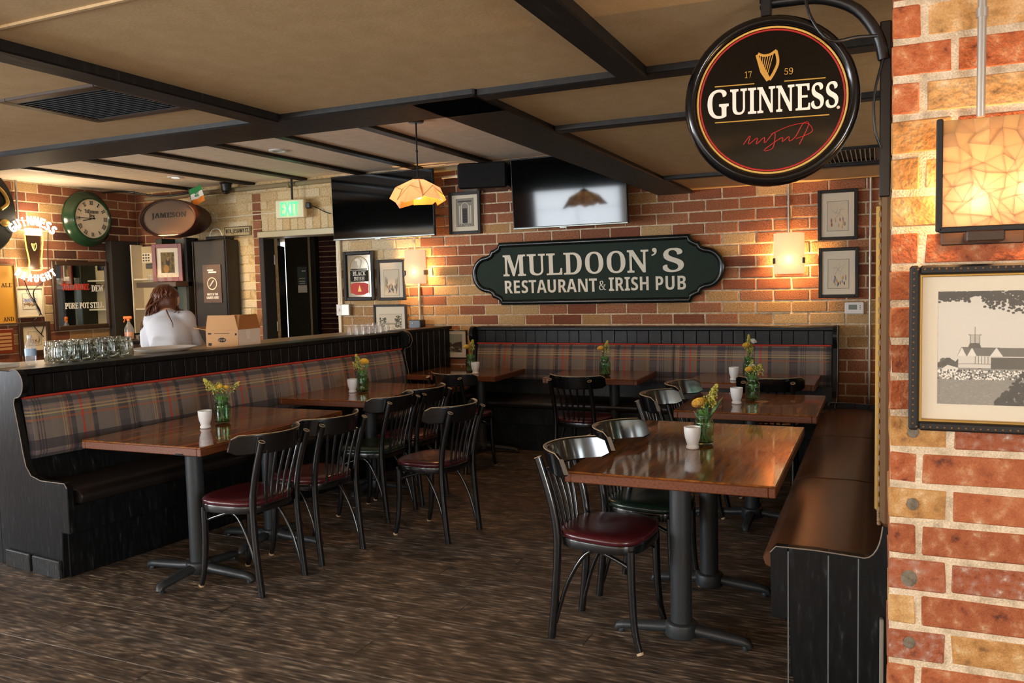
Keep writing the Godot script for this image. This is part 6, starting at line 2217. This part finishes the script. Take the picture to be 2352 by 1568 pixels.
func left_wall() -> void:
	var X := XL + 0.035
	# clock
	var t := thing("wall_clock", "round dark green wall clock with cream dial and roman numerals", "clock", Vector3(X, 2.485, -6.97), 90)
	var lie := Transform3D(Basis(Vector3.RIGHT, PI / 2), Vector3.ZERO)
	var b := MB.new()
	b.lathe([Vector2(0.001, 0.0), Vector2(0.31, 0.0), Vector2(0.33, 0.03), Vector2(0.325, 0.06), Vector2(0.29, 0.09), Vector2(0.27, 0.125), Vector2(0.25, 0.14), Vector2(0.235, 0.138), Vector2(0.228, 0.118)], 56, lie)
	part("case", b, mats.clock_green, t)
	b = MB.new()
	b.lathe([Vector2(0.23, 0.119), Vector2(0.001, 0.12)], 48, lie)
	part("dial", b, mat("dial_cream", "e8dcc0", 0.6), t)
	var num := ["XII", "I", "II", "III", "IIII", "V", "VI", "VII", "VIII", "IX", "X", "XI"]
	for k in 12:
		var a := PI / 2 - TAU * k / 12
		words(t, "numeral", num[k], "serifbold", 0.014 + 0.011 * num[k].length(), 0.045, mats.print_black, Vector3(cos(a) * 0.185, sin(a) * 0.185, 0.121), 0.002, Vector3(0, 0, -30.0 * k))
	words(t, "lettering", "Tullamore", "serifbold", 0.19, 0.045, mats.print_black, Vector3(0, 0.085, 0.121), 0.002)
	words(t, "lettering", "Dew", "serifbold", 0.08, 0.045, mats.print_black, Vector3(0.0, 0.035, 0.121), 0.002)
	for q in [[0.19, 0.008, 178.0], [0.13, 0.01, 193.0]]:
		b = MB.new()
		b.box(Vector3(q[0] / 2 - 0.02, 0, 0.126), Vector3(q[0] + 0.04, q[1], 0.002))
		part("hand", b, mats.print_black, t, Vector3.ZERO, Vector3(0, 0, q[2]))
	# neon pint sign
	t = thing("neon_sign", "glowing white neon sign with a stout glass between two arcs of letters", "neon sign", Vector3(X + 0.07, 2.1, -6.25), 90)
	var nw := glow("neon_white", "fff2dc", 5.0)
	var ny := glow("neon_amber", "ffb648", 3.0)
	var s := "GUINNESS"
	for k in 8:
		var a := deg_to_rad(lerpf(132, 48, k / 7.0))
		words(t, "neon_letter", s[k], "sansbold", 0.058 if s[k] != "I" else 0.02, 0.1, nw, Vector3(cos(a) * 0.36, -0.04 + sin(a) * 0.36, 0), 0.012, Vector3(0, 0, rad_to_deg(a) - 90))
	s = "DRAUGHT"
	for k in 7:
		var a := deg_to_rad(lerpf(-125, -55, k / 6.0))
		words(t, "neon_letter", s[k], "sansbold", 0.048, 0.085, nw, Vector3(cos(a) * 0.36, 0.04 + sin(a) * 0.36, 0), 0.012, Vector3(0, 0, rad_to_deg(a) + 90))
	b = MB.new()
	var prof := [Vector3(-0.105, 0.16, 0), Vector3(-0.1, 0.06, 0), Vector3(-0.085, -0.04, 0), Vector3(-0.072, -0.13, 0), Vector3(-0.07, -0.22, 0), Vector3(0.07, -0.22, 0), Vector3(0.072, -0.13, 0), Vector3(0.085, -0.04, 0), Vector3(0.1, 0.06, 0), Vector3(0.105, 0.16, 0)]
	b.tube(smooth_path(prof, 50), 0.007, 7)
	part("neon_glass_outline", b, ny, t)
	b = MB.new()
	for y in [0.17, 0.2, 0.225]: b.tube([Vector3(-0.1, y, 0), Vector3(0.1, y, 0)], 0.011, 7)
	part("neon_froth", b, nw, t)
	b = MB.new()
	var g := PackedVector2Array()
	for p in prof: g.append(Vector2(p.x * 0.88, p.y * 0.97))
	b.prism(g, -0.02, -0.012)
	part("stout_panel", b, mat("stout_brown", "2c1c12", 0.3), t)
	harp(t, "harp_mark", 0.09, mat("harp_pale", "d8d08a", 0.5), Vector3(0.0, 0.03, -0.008))
	b = MB.new()
	b.tube(smooth_path([Vector3(0.2, 0.2, -0.03), Vector3(0.19, 0.0, -0.04), Vector3(0.16, -0.3, -0.04), Vector3(0.0, -0.45, -0.05), Vector3(0.02, -0.62, -0.05), Vector3(0.1, -0.8, -0.05), Vector3(0.05, -0.95, -0.05)], 40), 0.005, 6)
	b.tube(smooth_path([Vector3(-0.12, -0.33, -0.04), Vector3(-0.05, -0.5, -0.05), Vector3(0.06, -0.7, -0.05), Vector3(-0.04, -0.82, -0.05), Vector3(0.08, -0.98, -0.05)], 40), 0.005, 6)
	part("cable", b, mats.plastic_black, t)
	for q in [[0.3, 0.22], [-0.24, 0.18]]:
		var l := OmniLight3D.new()
		l.name = "neon_light"
		l.light_color = Color("ffe6c0")
		l.light_energy = LAMP_NEON
		l.light_size = 0.08
		l.omni_range = 12
		l.omni_attenuation = 2.0
		l.shadow_enabled = true
		t.add_child(l)
		l.position = Vector3(0, q[0], 0.12)
	# whiskey mirror
	t = thing("bar_mirror", "dark framed bar mirror reading TULLAMORE DEW PURE POT STILL", "mirror", Vector3(X, 1.58, -6.86), 90)
	b = MB.new()
	for sd in [-1, 1]:
		b.box(Vector3(sd * 0.36, 0, 0.016), Vector3(0.05, 0.8, 0.035), 0.008)
		b.box(Vector3(0, sd * 0.375, 0.016), Vector3(0.67, 0.05, 0.0345), 0.008)
	part("frame", b, mats.frame_brown, t)
	b = MB.new()
	b.box(Vector3(0, 0, 0.008), Vector3(0.68, 0.71, 0.006))
	part("mirror_plate", b, mats.mirror_glass, t)
	words(t, "lettering", "TULLAMORE", "serifbold", 0.36, 0.075, mats.print_red, Vector3(-0.08, 0.1, 0.012), 0.003)
	words(t, "lettering", "DEW", "serifbold", 0.17, 0.075, mats.paper_white, Vector3(0.22, 0.08, 0.012), 0.003)
	words(t, "lettering", "PURE POT STILL", "serifbold", 0.52, 0.07, mats.paper_white, Vector3(0.03, -0.12, 0.012), 0.003)
	# little frames near the bar end
	picture("framed_print", "pale framed harbour watercolour under the neon sign", Vector3(X, 1.515, -6.2), 90, 0.33, 0.34, 0.02, mat("frame_pale", "b8a888", 0.5), 0.17, 0.17, 0.01, print_of(sketch("harbour", 15), "print_harbour"))
	picture("framed_print", "dark framed small town print below the harbour watercolour", Vector3(X, 1.11, -6.23), 90, 0.38, 0.37, 0.05, mats.frame_brown, 0.15, 0.15, 0.0, print_of(sketch("street", 17), "print_lane"))
	t = thing("yellow_poster", "yellow framed ale poster at the edge of the bar wall", "poster", Vector3(X, 1.61, -5.79), 90)
	b = MB.new()
	b.box(Vector3(0, 0, 0.006), Vector3(0.48, 0.64, 0.006))
	part("sheet", b, mat("poster_yellow", "e0a030", 0.6), t)
	b = MB.new()
	for sd in [-1, 1]:
		b.box(Vector3(sd * 0.245, 0, 0.012), Vector3(0.02, 0.66, 0.024), 0.003)
		b.box(Vector3(0, sd * 0.32, 0.012), Vector3(0.47, 0.02, 0.0235), 0.003)
	part("frame", b, mats.dark_gilt, t)
	words(t, "lettering", "ALE", "serifbold", 0.12, 0.045, mats.print_black, Vector3(0.15, 0.1, 0.009), 0.002)
	words(t, "lettering", "AND", "serifbold", 0.12, 0.045, mats.print_black, Vector3(0.15, -0.27, 0.009), 0.002)
	t = thing("wooden_plaque", "small reddish wooden plaque with lined card below the yellow poster", "plaque", Vector3(X, 1.1, -5.85), 90)
	b = MB.new()
	b.box(Vector3(0, 0, 0.01), Vector3(0.26, 0.27, 0.02), 0.006)
	part("board", b, mats.frame_red, t)
	b = MB.new()
	for k in 5: b.box(Vector3(0.02, 0.08 - k * 0.04, 0.021), Vector3(0.16, 0.028, 0.003))
	part("card_line", b, mats.card, t)
	t = thing("dark_plaque", "large dark green rounded relief plaque high on the bar wall", "plaque", Vector3(X, 2.5, -5.72), 90)
	b = MB.new()
	b.prism(arc(0, 0, 0.36, 0.46, 0, 352, 40), 0.0, 0.05, Transform3D(), 0.015)
	part("board", b, tri_map(mat("plaque_green", "2a3424", 0.4), tex.black, 1.6), t)
	b = MB.new()
	b.tube(smooth_path([Vector3(0.08, 0.3, 0.06), Vector3(0.2, 0.22, 0.065), Vector3(0.26, 0.1, 0.06), Vector3(0.18, 0.02, 0.06)], 14), 0.02, 7)
	b.ball(Vector3(0.22, -0.12, 0.055), Vector3(0.06, 0.04, 0.02), 10, 6)
	part("relief", b, mats.gilt, t)
	pipe("conduit", "grey conduit from the ceiling down to the neon sign", [Vector3(X + 0.01, 2.86, -6.12), Vector3(X + 0.01, 2.32, -6.12)], 0.011, mats.galvanised)
	pipe("ceiling_cable", "dark slack cable along the ceiling above the clock", smooth_path([Vector3(-8.5, 2.8, -7.1), Vector3(-8.4, 2.83, -7.35), Vector3(-8.0, 2.76, -7.5), Vector3(-7.6, 2.79, -7.6)], 18), 0.012, mats.plastic_black)

# ------------------------------------------------------------------ person
# bones: [a, b, ra, rb]; a smooth union of tapered capsules meshed as surface nets
func nets(mb: MB, bones: Array, cell: float, k: float) -> void:
	var lo := Vector3(1e9, 1e9, 1e9)
	var hi := -lo
	for q in bones:
		var r: float = maxf(q[2], q[3]) + cell * 2
		lo = lo.min(q[0] - Vector3(r, r, r)).min(q[1] - Vector3(r, r, r))
		hi = hi.max(q[0] + Vector3(r, r, r)).max(q[1] + Vector3(r, r, r))
	var nx := int((hi.x - lo.x) / cell) + 2
	var ny := int((hi.y - lo.y) / cell) + 2
	var nz := int((hi.z - lo.z) / cell) + 2
	var f := PackedFloat32Array()
	f.resize(nx * ny * nz)
	f.fill(1.0)
	for q in bones:
		var a: Vector3 = q[0]
		var ra: float = q[2]
		var rb: float = q[3]
		var ab: Vector3 = q[1] - a
		var l2 := maxf(ab.length_squared(), 1e-9)
		var m: float = maxf(ra, rb) + k + cell
		var bl := ((a.min(q[1]) - Vector3(m, m, m) - lo) / cell).floor()
		var bh := ((a.max(q[1]) + Vector3(m, m, m) - lo) / cell).ceil()
		for z in range(maxi(0, int(bl.z)), mini(nz, int(bh.z))):
			for y in range(maxi(0, int(bl.y)), mini(ny, int(bh.y))):
				for x in range(maxi(0, int(bl.x)), mini(nx, int(bh.x))):
					var p := lo + Vector3(x, y, z) * cell - a
					var t := clampf(p.dot(ab) / l2, 0.0, 1.0)
					var d := (p - ab * t).length() - lerpf(ra, rb, t)
					var i := (z * ny + y) * nx + x
					var o := f[i]
					var h := maxf(k - absf(o - d), 0.0) / k
					f[i] = minf(o, d) - h * h * k * 0.25
	var id := {}
	var pos := PackedVector3Array()
	var sx := 1
	var sy := nx
	var sz := nx * ny
	for z in nz - 1:
		for y in ny - 1:
			for x in nx - 1:
				var i := (z * ny + y) * nx + x
				var n := 0
				var s := Vector3.ZERO
				for e in [[0, sx, 0], [sy, sy + sx, 0], [sz, sz + sx, 0], [sz + sy, sz + sy + sx, 0], [0, sy, 1], [sx, sx + sy, 1], [sz, sz + sy, 1], [sz + sx, sz + sx + sy, 1], [0, sz, 2], [sx, sx + sz, 2], [sy, sy + sz, 2], [sx + sy, sx + sy + sz, 2]]:
					var fa := f[i + e[0]]
					var fb := f[i + e[1]]
					if (fa < 0.0) != (fb < 0.0):
						var t := fa / (fa - fb)
						var o: int = e[0]
						var c := Vector3(1 if (o == sx or o == sz + sx or o == sx + sy) else 0, 1 if (o == sy or o == sz + sy or o == sx + sy) else 0, 1 if o >= sz else 0)
						c[e[2]] += t
						s += c
						n += 1
				if n:
					id[i] = pos.size()
					pos.append(lo + (Vector3(x, y, z) + s / n) * cell)
	var acc := PackedVector3Array()
	acc.resize(pos.size())
	var tris := PackedInt32Array()
	for i in id:
		for q in [[sx, sy, sz], [sy, sz, sx], [sz, sx, sy]]:
			var j: int = i + q[0]
			if (f[i] < 0.0) == (f[j] < 0.0): continue
			var i1: int = i - q[1]
			var i2: int = i - q[2]
			var i3: int = i - q[1] - q[2]
			if not (id.has(i1) and id.has(i2) and id.has(i3)): continue
			var quad4 := [id[i], id[i1], id[i3], id[i2]]
			if f[i] >= 0.0: quad4.reverse()
			for t in [[0, 1, 2], [0, 2, 3]]:
				var a: int = quad4[t[0]]
				var b: int = quad4[t[1]]
				var c: int = quad4[t[2]]
				tris.append(a); tris.append(b); tris.append(c)
				var nn := (pos[b] - pos[a]).cross(pos[c] - pos[a])
				acc[a] += nn; acc[b] += nn; acc[c] += nn
	var base := mb.v.size()
	for i in pos.size(): mb.vert(pos[i], acc[i].normalized())
	for i in range(0, tris.size(), 3): mb.tri_i(base + tris[i], base + tris[i + 1], base + tris[i + 2])

func person() -> void:
	# bending over the bar, seen from behind; local +z faces the room, the figure looks along -z
	var t := thing("person", "person with long red-brown hair in a white sweatshirt bending behind the bar", "person", Vector3(-5.36, 0, -5.02), 24)
	var hip := Vector3(0.07, 0.93, 0.03)
	var waist := Vector3(0.045, 1.09, 0.02)
	var chest := Vector3(0.0, 1.27, -0.04)
	var neck := Vector3(-0.03, 1.42, -0.13)
	var head := Vector3(-0.065, 1.53, -0.2)
	var sl := Vector3(-0.15, 1.35, -0.09)
	var sr := Vector3(0.13, 1.36, -0.08)
	var el := Vector3(-0.195, 1.13, -0.1)
	var wl := Vector3(-0.255, 1.165, -0.3)
	var er := Vector3(0.2, 1.13, -0.16)
	var wr := Vector3(0.06, 1.16, -0.36)
	var torso := [[hip + Vector3(-0.07, 0, 0), hip + Vector3(0.07, 0, 0), 0.14, 0.14], [hip, waist, 0.145, 0.13], [waist + Vector3(-0.04, 0, 0), chest + Vector3(-0.05, 0, 0), 0.12, 0.125], [waist + Vector3(0.04, 0, 0), chest + Vector3(0.05, 0, 0), 0.12, 0.125], [chest, neck + Vector3(0, -0.05, 0.02), 0.13, 0.085], [sl, sr, 0.075, 0.075]]
	var arms := [[sl, el, 0.06, 0.047], [el, wl, 0.045, 0.03], [sr, er, 0.06, 0.047], [er, wr, 0.045, 0.03]]
	var legs := []
	for s in [-1, 1]:
		var h := hip + Vector3(s * 0.09, -0.02, 0)
		legs.append([h, Vector3(h.x + s * 0.01, 0.5, 0.0), 0.1, 0.06])
		legs.append([Vector3(h.x + s * 0.01, 0.5, 0.0), Vector3(h.x + s * 0.015, 0.1, 0.05), 0.058, 0.042])
		legs.append([Vector3(h.x + s * 0.015, 0.05, 0.06), Vector3(h.x + s * 0.025, 0.04, -0.13), 0.045, 0.035])
	var body := [[neck + Vector3(0, -0.04, 0.03), head + Vector3(0, -0.06, 0.02), 0.052, 0.05], [head + Vector3(0, 0.01, 0.015), head + Vector3(0, 0.0, 0.03), 0.088, 0.085], [head + Vector3(0, -0.045, -0.055), head + Vector3(0, -0.075, -0.065), 0.055, 0.035], [head + Vector3(0, -0.01, -0.09), head + Vector3(0, -0.03, -0.104), 0.014, 0.016]]
	for s in [-1, 1]: body.append([head + Vector3(s * 0.08, -0.005, 0), head + Vector3(s * 0.084, -0.035, -0.005), 0.014, 0.009])
	var all_bones := body.duplicate()
	for q in torso + arms: all_bones.append([q[0], q[1], q[2] - 0.014, q[3] - 0.012])
	for q in legs: all_bones.append([q[0], q[1], q[2] - 0.012, q[3] - 0.01])
	var b := MB.new()
	nets(b, all_bones, 0.016, 0.05)
	for q in [[wl, Vector3(-0.3, -0.35, -1)], [wr, Vector3(-0.5, -0.3, -1)]]:   # hands: palm, four bent fingers, thumb
		var d: Vector3 = q[1].normalized()
		var side := d.cross(Vector3.UP).normalized()
		var dn := side.cross(d) * -1.0
		var w: Vector3 = q[0]
		var bones := [[w, w + d * 0.05, 0.026, 0.028], [w + d * 0.04 - side * 0.02, w + d * 0.075 - side * 0.024, 0.018, 0.016], [w + d * 0.04 + side * 0.02, w + d * 0.075 + side * 0.024, 0.018, 0.016]]
		var lens := [0.062, 0.075, 0.078, 0.068]
		for k in 4:
			var o: Vector3 = w + d * 0.082 + side * (k - 1.5) * 0.019
			var l: float = lens[k]
			var m1: Vector3 = o + d * l * 0.45 + dn * 0.006
			var m2: Vector3 = m1 + d * l * 0.28 + dn * l * 0.25
			bones.append([o - d * 0.02, m1, 0.009, 0.0085])
			bones.append([m1, m2, 0.0085, 0.008])
			bones.append([m2, m2 + d * l * 0.1 + dn * l * 0.25, 0.008, 0.007])
		var th: Vector3 = w + d * 0.03 + side * 0.028
		bones.append([th, th + d * 0.03 + side * 0.022, 0.012, 0.01])
		bones.append([th + d * 0.03 + side * 0.022, th + d * 0.055 + side * 0.026 + dn * 0.008, 0.01, 0.008])
		nets(b, bones, 0.004, 0.008)
	part("body", b, mats.skin, t)
	# sweatshirt with folds, trousers
	b = MB.new()
	var cloth := torso + arms
	cloth = cloth.duplicate()
	cloth.append([hip + Vector3(-0.1, 0.02, 0.03), hip + Vector3(0.1, 0.02, 0.03), 0.15, 0.15])
	for k in 4:   # rumples over the lower back and sleeve
		cloth.append([Vector3(-0.12 + k * 0.02, 1.06 + k * 0.045, 0.11), Vector3(0.16 - k * 0.02, 1.0 + k * 0.06, 0.125 - k * 0.01), 0.022, 0.02])
		cloth.append([el + Vector3(-0.03, 0.03 + k * 0.035, 0.03), el + Vector3(0.05, 0.05 + k * 0.035, 0.03), 0.025, 0.022])
	nets(b, cloth, 0.013, 0.03)
	part("sweatshirt", b, mats.sweatshirt, t)
	b = MB.new()
	var tr := []
	for q in legs: if q[0].y > 0.3: tr.append(q)
	tr.append([hip + Vector3(-0.07, -0.06, 0.01), hip + Vector3(0.07, -0.06, 0.01), 0.14, 0.14])
	nets(b, tr, 0.016, 0.04)
	part("trousers", b, mats.trousers, t)
	# hair: a cap and many long tapering locks, most falling to one side
	b = MB.new()
	nets(b, [[head + Vector3(0, 0.025, 0.01), head + Vector3(0, 0.0, 0.035), 0.096, 0.093], [head + Vector3(-0.02, -0.06, 0.05), head + Vector3(-0.07, -0.13, 0.03), 0.07, 0.045], [head + Vector3(0.03, -0.05, 0.05), head + Vector3(0.085, -0.13, 0.06), 0.05, 0.03]], 0.012, 0.05)
	for k in 120:
		var a := rng.randf_range(-2.3, 0.75)
		var crown := head + Vector3(sin(a) * 0.02, 0.118, 0.0)
		var side := head + Vector3(sin(a) * 0.108, rng.randf_range(0.0, 0.05), 0.02 + cos(a) * 0.1)
		var pts := [crown, head + Vector3(sin(a) * 0.07, 0.1, 0.01 + cos(a) * 0.07), side]
		if a < 0.45:
			pts.append(Vector3(rng.randf_range(-0.19, -0.09), rng.randf_range(1.38, 1.47), rng.randf_range(-0.16, -0.03)))
			pts.append(Vector3(rng.randf_range(-0.25, -0.17), rng.randf_range(1.24, 1.34), rng.randf_range(-0.2, -0.06)))
			pts.append(Vector3(rng.randf_range(-0.29, -0.2), rng.randf_range(1.08, 1.26), rng.randf_range(-0.24, -0.1)))
		else:
			pts.append(head + Vector3(rng.randf_range(0.06, 0.1), -0.07, 0.04))
			pts.append(Vector3(rng.randf_range(0.06, 0.15), rng.randf_range(1.38, 1.44), rng.randf_range(-0.06, 0.02)))
		var path := smooth_path(pts, 20)
		var rad := []
		for i in path.size():
			var wv := minf(1.0, i / 8.0) * 0.009
			path[i] += Vector3(sin(i * 0.9 + k) * wv, 0, cos(i * 0.8 + k * 2) * wv)
			rad.append(0.0095 * (1.0 - 0.7 * i / path.size()))
		b.tube(path, rad, 5)
	b.tube(smooth_path([Vector3(-0.01, 1.44, -0.04), Vector3(0.04, 1.405, 0.05), Vector3(0.09, 1.34, 0.1), Vector3(0.1, 1.3, 0.112)], 14), [0.006, 0.006, 0.006, 0.006, 0.0055, 0.005, 0.005, 0.0045, 0.004, 0.004, 0.004, 0.0035, 0.003, 0.0025, 0.002], 5)
	part("hair", b, mats.hair, t)

# ------------------------------------------------------------------ the room's furniture
func furniture() -> void:
	bench("booth_bench", "long black booth bench with tartan back along the bar", Vector3(-4.138, 0, -3.068), -5.79, 3.68, true, mats.black_vinyl, 3, 5, 0.1, false)
	bench("booth_bench", "black booth bench with tartan back under the lettered pub sign", Vector3(-3.8, 0, -7.13), -90, 3.49, true, mats.black_vinyl, 3, 5, 0.11, false)
	bench("wall_bench", "low bench with brown vinyl seat and black boarded end beside the pier", Vector3(-0.31, 0, -7.24), 180, 3.94, false, mats.brown_vinyl, 3, 1, 0.1, true)
	var T := [
		["brown wooden table with two cross-footed pedestals at the near end of the long tartan booth", Vector3(-3.765, 0, -3.935), 1.5, 0.88, 1.33, [Vector2(0.29, 0.56), Vector2(0.28, -0.08)], true],
		["brown wooden table along the long tartan booth, farther from its open end", Vector3(-3.83, 0, -5.56), 1.5, 0.84, 1.05, [Vector2(0.2, 0.2)], true],
		["long brown wooden table beside the boarded end of the brown vinyl bench", Vector3(-0.818, 0, -4.085), 0.0, 0.9, 1.42, [Vector2(0.037, 0.58), Vector2(0.037, -0.072)], false],
		["square brown wooden table beside the middle of the brown vinyl bench", Vector3(-0.765, 0, -5.67), 0.0, 0.87, 0.92, [Vector2(0.02, 0.2)], true],
		["brown wooden table in the brick corner between the two tartan booths", Vector3(-3.66, 0, -7.08), 1.0, 0.94, 0.72, [Vector2(0.2, 0.1)], true],
		["brown wooden table under the middle of the lettered pub sign", Vector3(-2.3, 0, -7.12), 1.0, 0.86, 0.74, [Vector2(0.14, 0.05)], true],
		["brown wooden table at the end of the back booth under the glowing wall lamp", Vector3(-0.94, 0, -7.06), 0.0, 1.0, 0.68, [Vector2(0.0, 0.05)], true]]
	for q in T: table(q[0], q[1], q[2], q[3], q[4], q[5], q[6])
	var red := chair("bentwood_chair", "black bentwood chair with burgundy seat by the first booth table's cross-footed pedestal", mats.burgundy_vinyl)
	red.position = Vector3(-3.105, 0, -3.425)
	red.rotation_degrees.y = -91
	var green: Node3D = null
	for q in [
		["black bentwood chair with burgundy seat, second along the booth's first table", Vector3(-3.08, 0, -3.95), -98.0, 0],
		["black bentwood chair with green seat at the booth's second table", Vector3(-3.21, 0, -4.8), -92.0, 1],
		["black bentwood chair with red-brown seat behind the green seat at the booth's second table", Vector3(-3.2, 0, -5.25), -93.0, 0],
		["black bentwood chair with burgundy seat pulled out alone into the aisle", Vector3(-2.585, 0, -4.55), -98.0, 0],
		["black bentwood chair facing the corner table between the two booths", Vector3(-3.28, 0, -6.28), 168.0, 0],
		["black bentwood chair with burgundy seat facing the table under the pub sign", Vector3(-2.2, 0, -6.33), 174.0, 0],
		["black bentwood chair with dark red seat at the long table's near corner", Vector3(-1.11, 0, -3.485), 86.0, 0],
		["black bentwood chair with green seat, second along the long table by the vinyl bench", Vector3(-1.06, 0, -4.03), 84.0, 1],
		["black bentwood chair at the square table, nearer the long table", Vector3(-1.15, 0, -5.28), 86.0, 0],
		["black bentwood chair at the square table, nearer the back booth", Vector3(-1.12, 0, -5.85), 86.0, 0],
		["black bentwood chair facing the table under the glowing wall lamp, half hidden by flowers", Vector3(-0.74, 0, -6.5), 181.0, 0]]:
		var c: Node3D
		if q[3] == 1 and green == null:
			c = chair("bentwood_chair", q[0], mats.green_vinyl)
			green = c
		else: c = copy(green if q[3] == 1 else red, "bentwood_chair", q[0])
		c.position = q[1]
		c.rotation_degrees.y = q[2]
	var Y := 0.7505
	for q in [["first booth table by the bar", Vector3(-3.783, Y, -3.953), 0], ["second booth table by the bar", Vector3(-3.776, Y, -5.496), 1], ["long table by the vinyl bench", Vector3(-0.801, Y, -4.152), 2], ["square table by the vinyl bench", Vector3(-0.78, Y, -5.775), 3], ["corner table between the booths", Vector3(-3.569, Y, -7.01), 4], ["table under the pub sign", Vector3(-2.218, Y, -6.988), 4], ["back table under the glowing wall lamp", Vector3(-0.99, Y, -7.1), 5]]:
		jar("green tinted glass flower jar on the " + q[0], q[1]).scale = Vector3(1.24, 1.08, 1.24)
		var f := bouquet(q[2], "yellow flowers and sprigs on the " + q[0], q[1])
		f.rotation_degrees.y = 20
		f.scale = Vector3(1.2, 1.1, 1.2)
	for q in [["first booth table by the bar", Vector3(-3.758, Y, -3.78)], ["second booth table by the bar", Vector3(-3.846, Y, -5.452)], ["long table by the vinyl bench", Vector3(-0.833, Y, -4.027)], ["square table by the vinyl bench", Vector3(-0.859, Y, -5.586)], ["corner table between the booths", Vector3(-3.474, Y, -6.913)], ["back table under the glowing wall lamp", Vector3(-1.081, Y, -6.899)]]:
		votive("white frosted glass candle holder on the " + q[0], q[1]).scale = Vector3.ONE * 1.18
	# coasters / mats under two of the jars
	for q in [["clear glass coaster under the jar on the long table", Vector3(-0.795, 0.75, -4.14), "clear_glass"], ["pale round coaster beside the jar on the square table", Vector3(-0.715, 0.75, -5.74), "card"]]:
		var t := thing("coaster", q[0], "coaster", q[1])
		var b := MB.new()
		b.lathe([Vector2(0.001, 0.0), Vector2(0.045, 0.0), Vector2(0.047, 0.0012), Vector2(0.045, 0.0022), Vector2(0.001, 0.0022)], 24)
		part("disc", b, mats[q[2]], t)
	# black return-air panel and the louvred grille in the low ceiling
	var t := thing("ceiling_hatch", "dark square return air panel set in the low ceiling", "vent", Vector3(-3.12, HF, -2.62))
	var b := MB.new()
	for s in [-1, 1]:
		b.box(Vector3(s * 0.29, -0.006, 0), Vector3(0.05, 0.016, 0.5), 0.003)
		b.box(Vector3(0, -0.006, s * 0.225), Vector3(0.53, 0.016, 0.05), 0.003)
	part("frame", b, mats.frame_brown, t)
	b = MB.new()
	b.box(Vector3(0, -0.004, 0), Vector3(0.54, 0.006, 0.41))
	part("panel", b, mat("hatch_black", "14120f", 0.7), t)
	for k in 16:
		b = MB.new()
		b.box(Vector3(0, -0.009, -0.19 + k * 0.0253), Vector3(0.53, 0.002, 0.016), 0.0, Basis(Vector3.RIGHT, 0.5))
		part("slat", b, mats.hatch_black, t)
	t = thing("ceiling_grille", "black louvred air grille in the low ceiling behind the round sign", "vent", Vector3(-0.2, HF, -6.15))
	b = MB.new()
	for s in [-1, 1]:
		b.box(Vector3(s * 0.2, -0.008, 0), Vector3(0.03, 0.02, 0.62), 0.003)
		b.box(Vector3(0, -0.008, s * 0.31), Vector3(0.4, 0.02, 0.03), 0.003)
	part("frame", b, mats.plastic_black, t)
	b = MB.new()
	b.box(Vector3(0, -0.002, 0), Vector3(0.38, 0.004, 0.6))
	part("panel", b, mats.hatch_black, t)
	for k in 13:
		b = MB.new()
		b.box(Vector3(-0.175 + k * 0.029, -0.012, 0), Vector3(0.004, 0.018, 0.59), 0.0, Basis(Vector3.BACK, 0.5))
		part("louvre", b, mats.galvanised, t)
	# small white corner trim by the bench end
	b = MB.new()
	b.box(Vector3(0.02, 0.16, 0), Vector3(0.014, 0.32, 0.03), 0.004)
	single("corner_guard", b, mats.galvanised, "pale metal corner strip standing at the boarded bench end by the pier", "trim", Vector3(0.0, 0, -3.24))
	# scuffed toe board at the booth's open end
	t = thing("toe_board", "scuffed black toe board at the foot of the booth's open end", "board", bar_xf * Vector3(-0.27, 0, 0.012), -5.79)
	b = MB.new()
	b.box(Vector3(0.12, 0.05, 0.0), Vector3(0.26, 0.1, 0.02), 0.004)
	b.box(Vector3(-0.16, 0.05, 0.0), Vector3(0.24, 0.1, 0.02), 0.004)
	part("board", b, tri_map(mat("scuffed_black", "f0f0f0", 0.5), tex.black, 3.0, true, tex.black_h, 0.08), t)
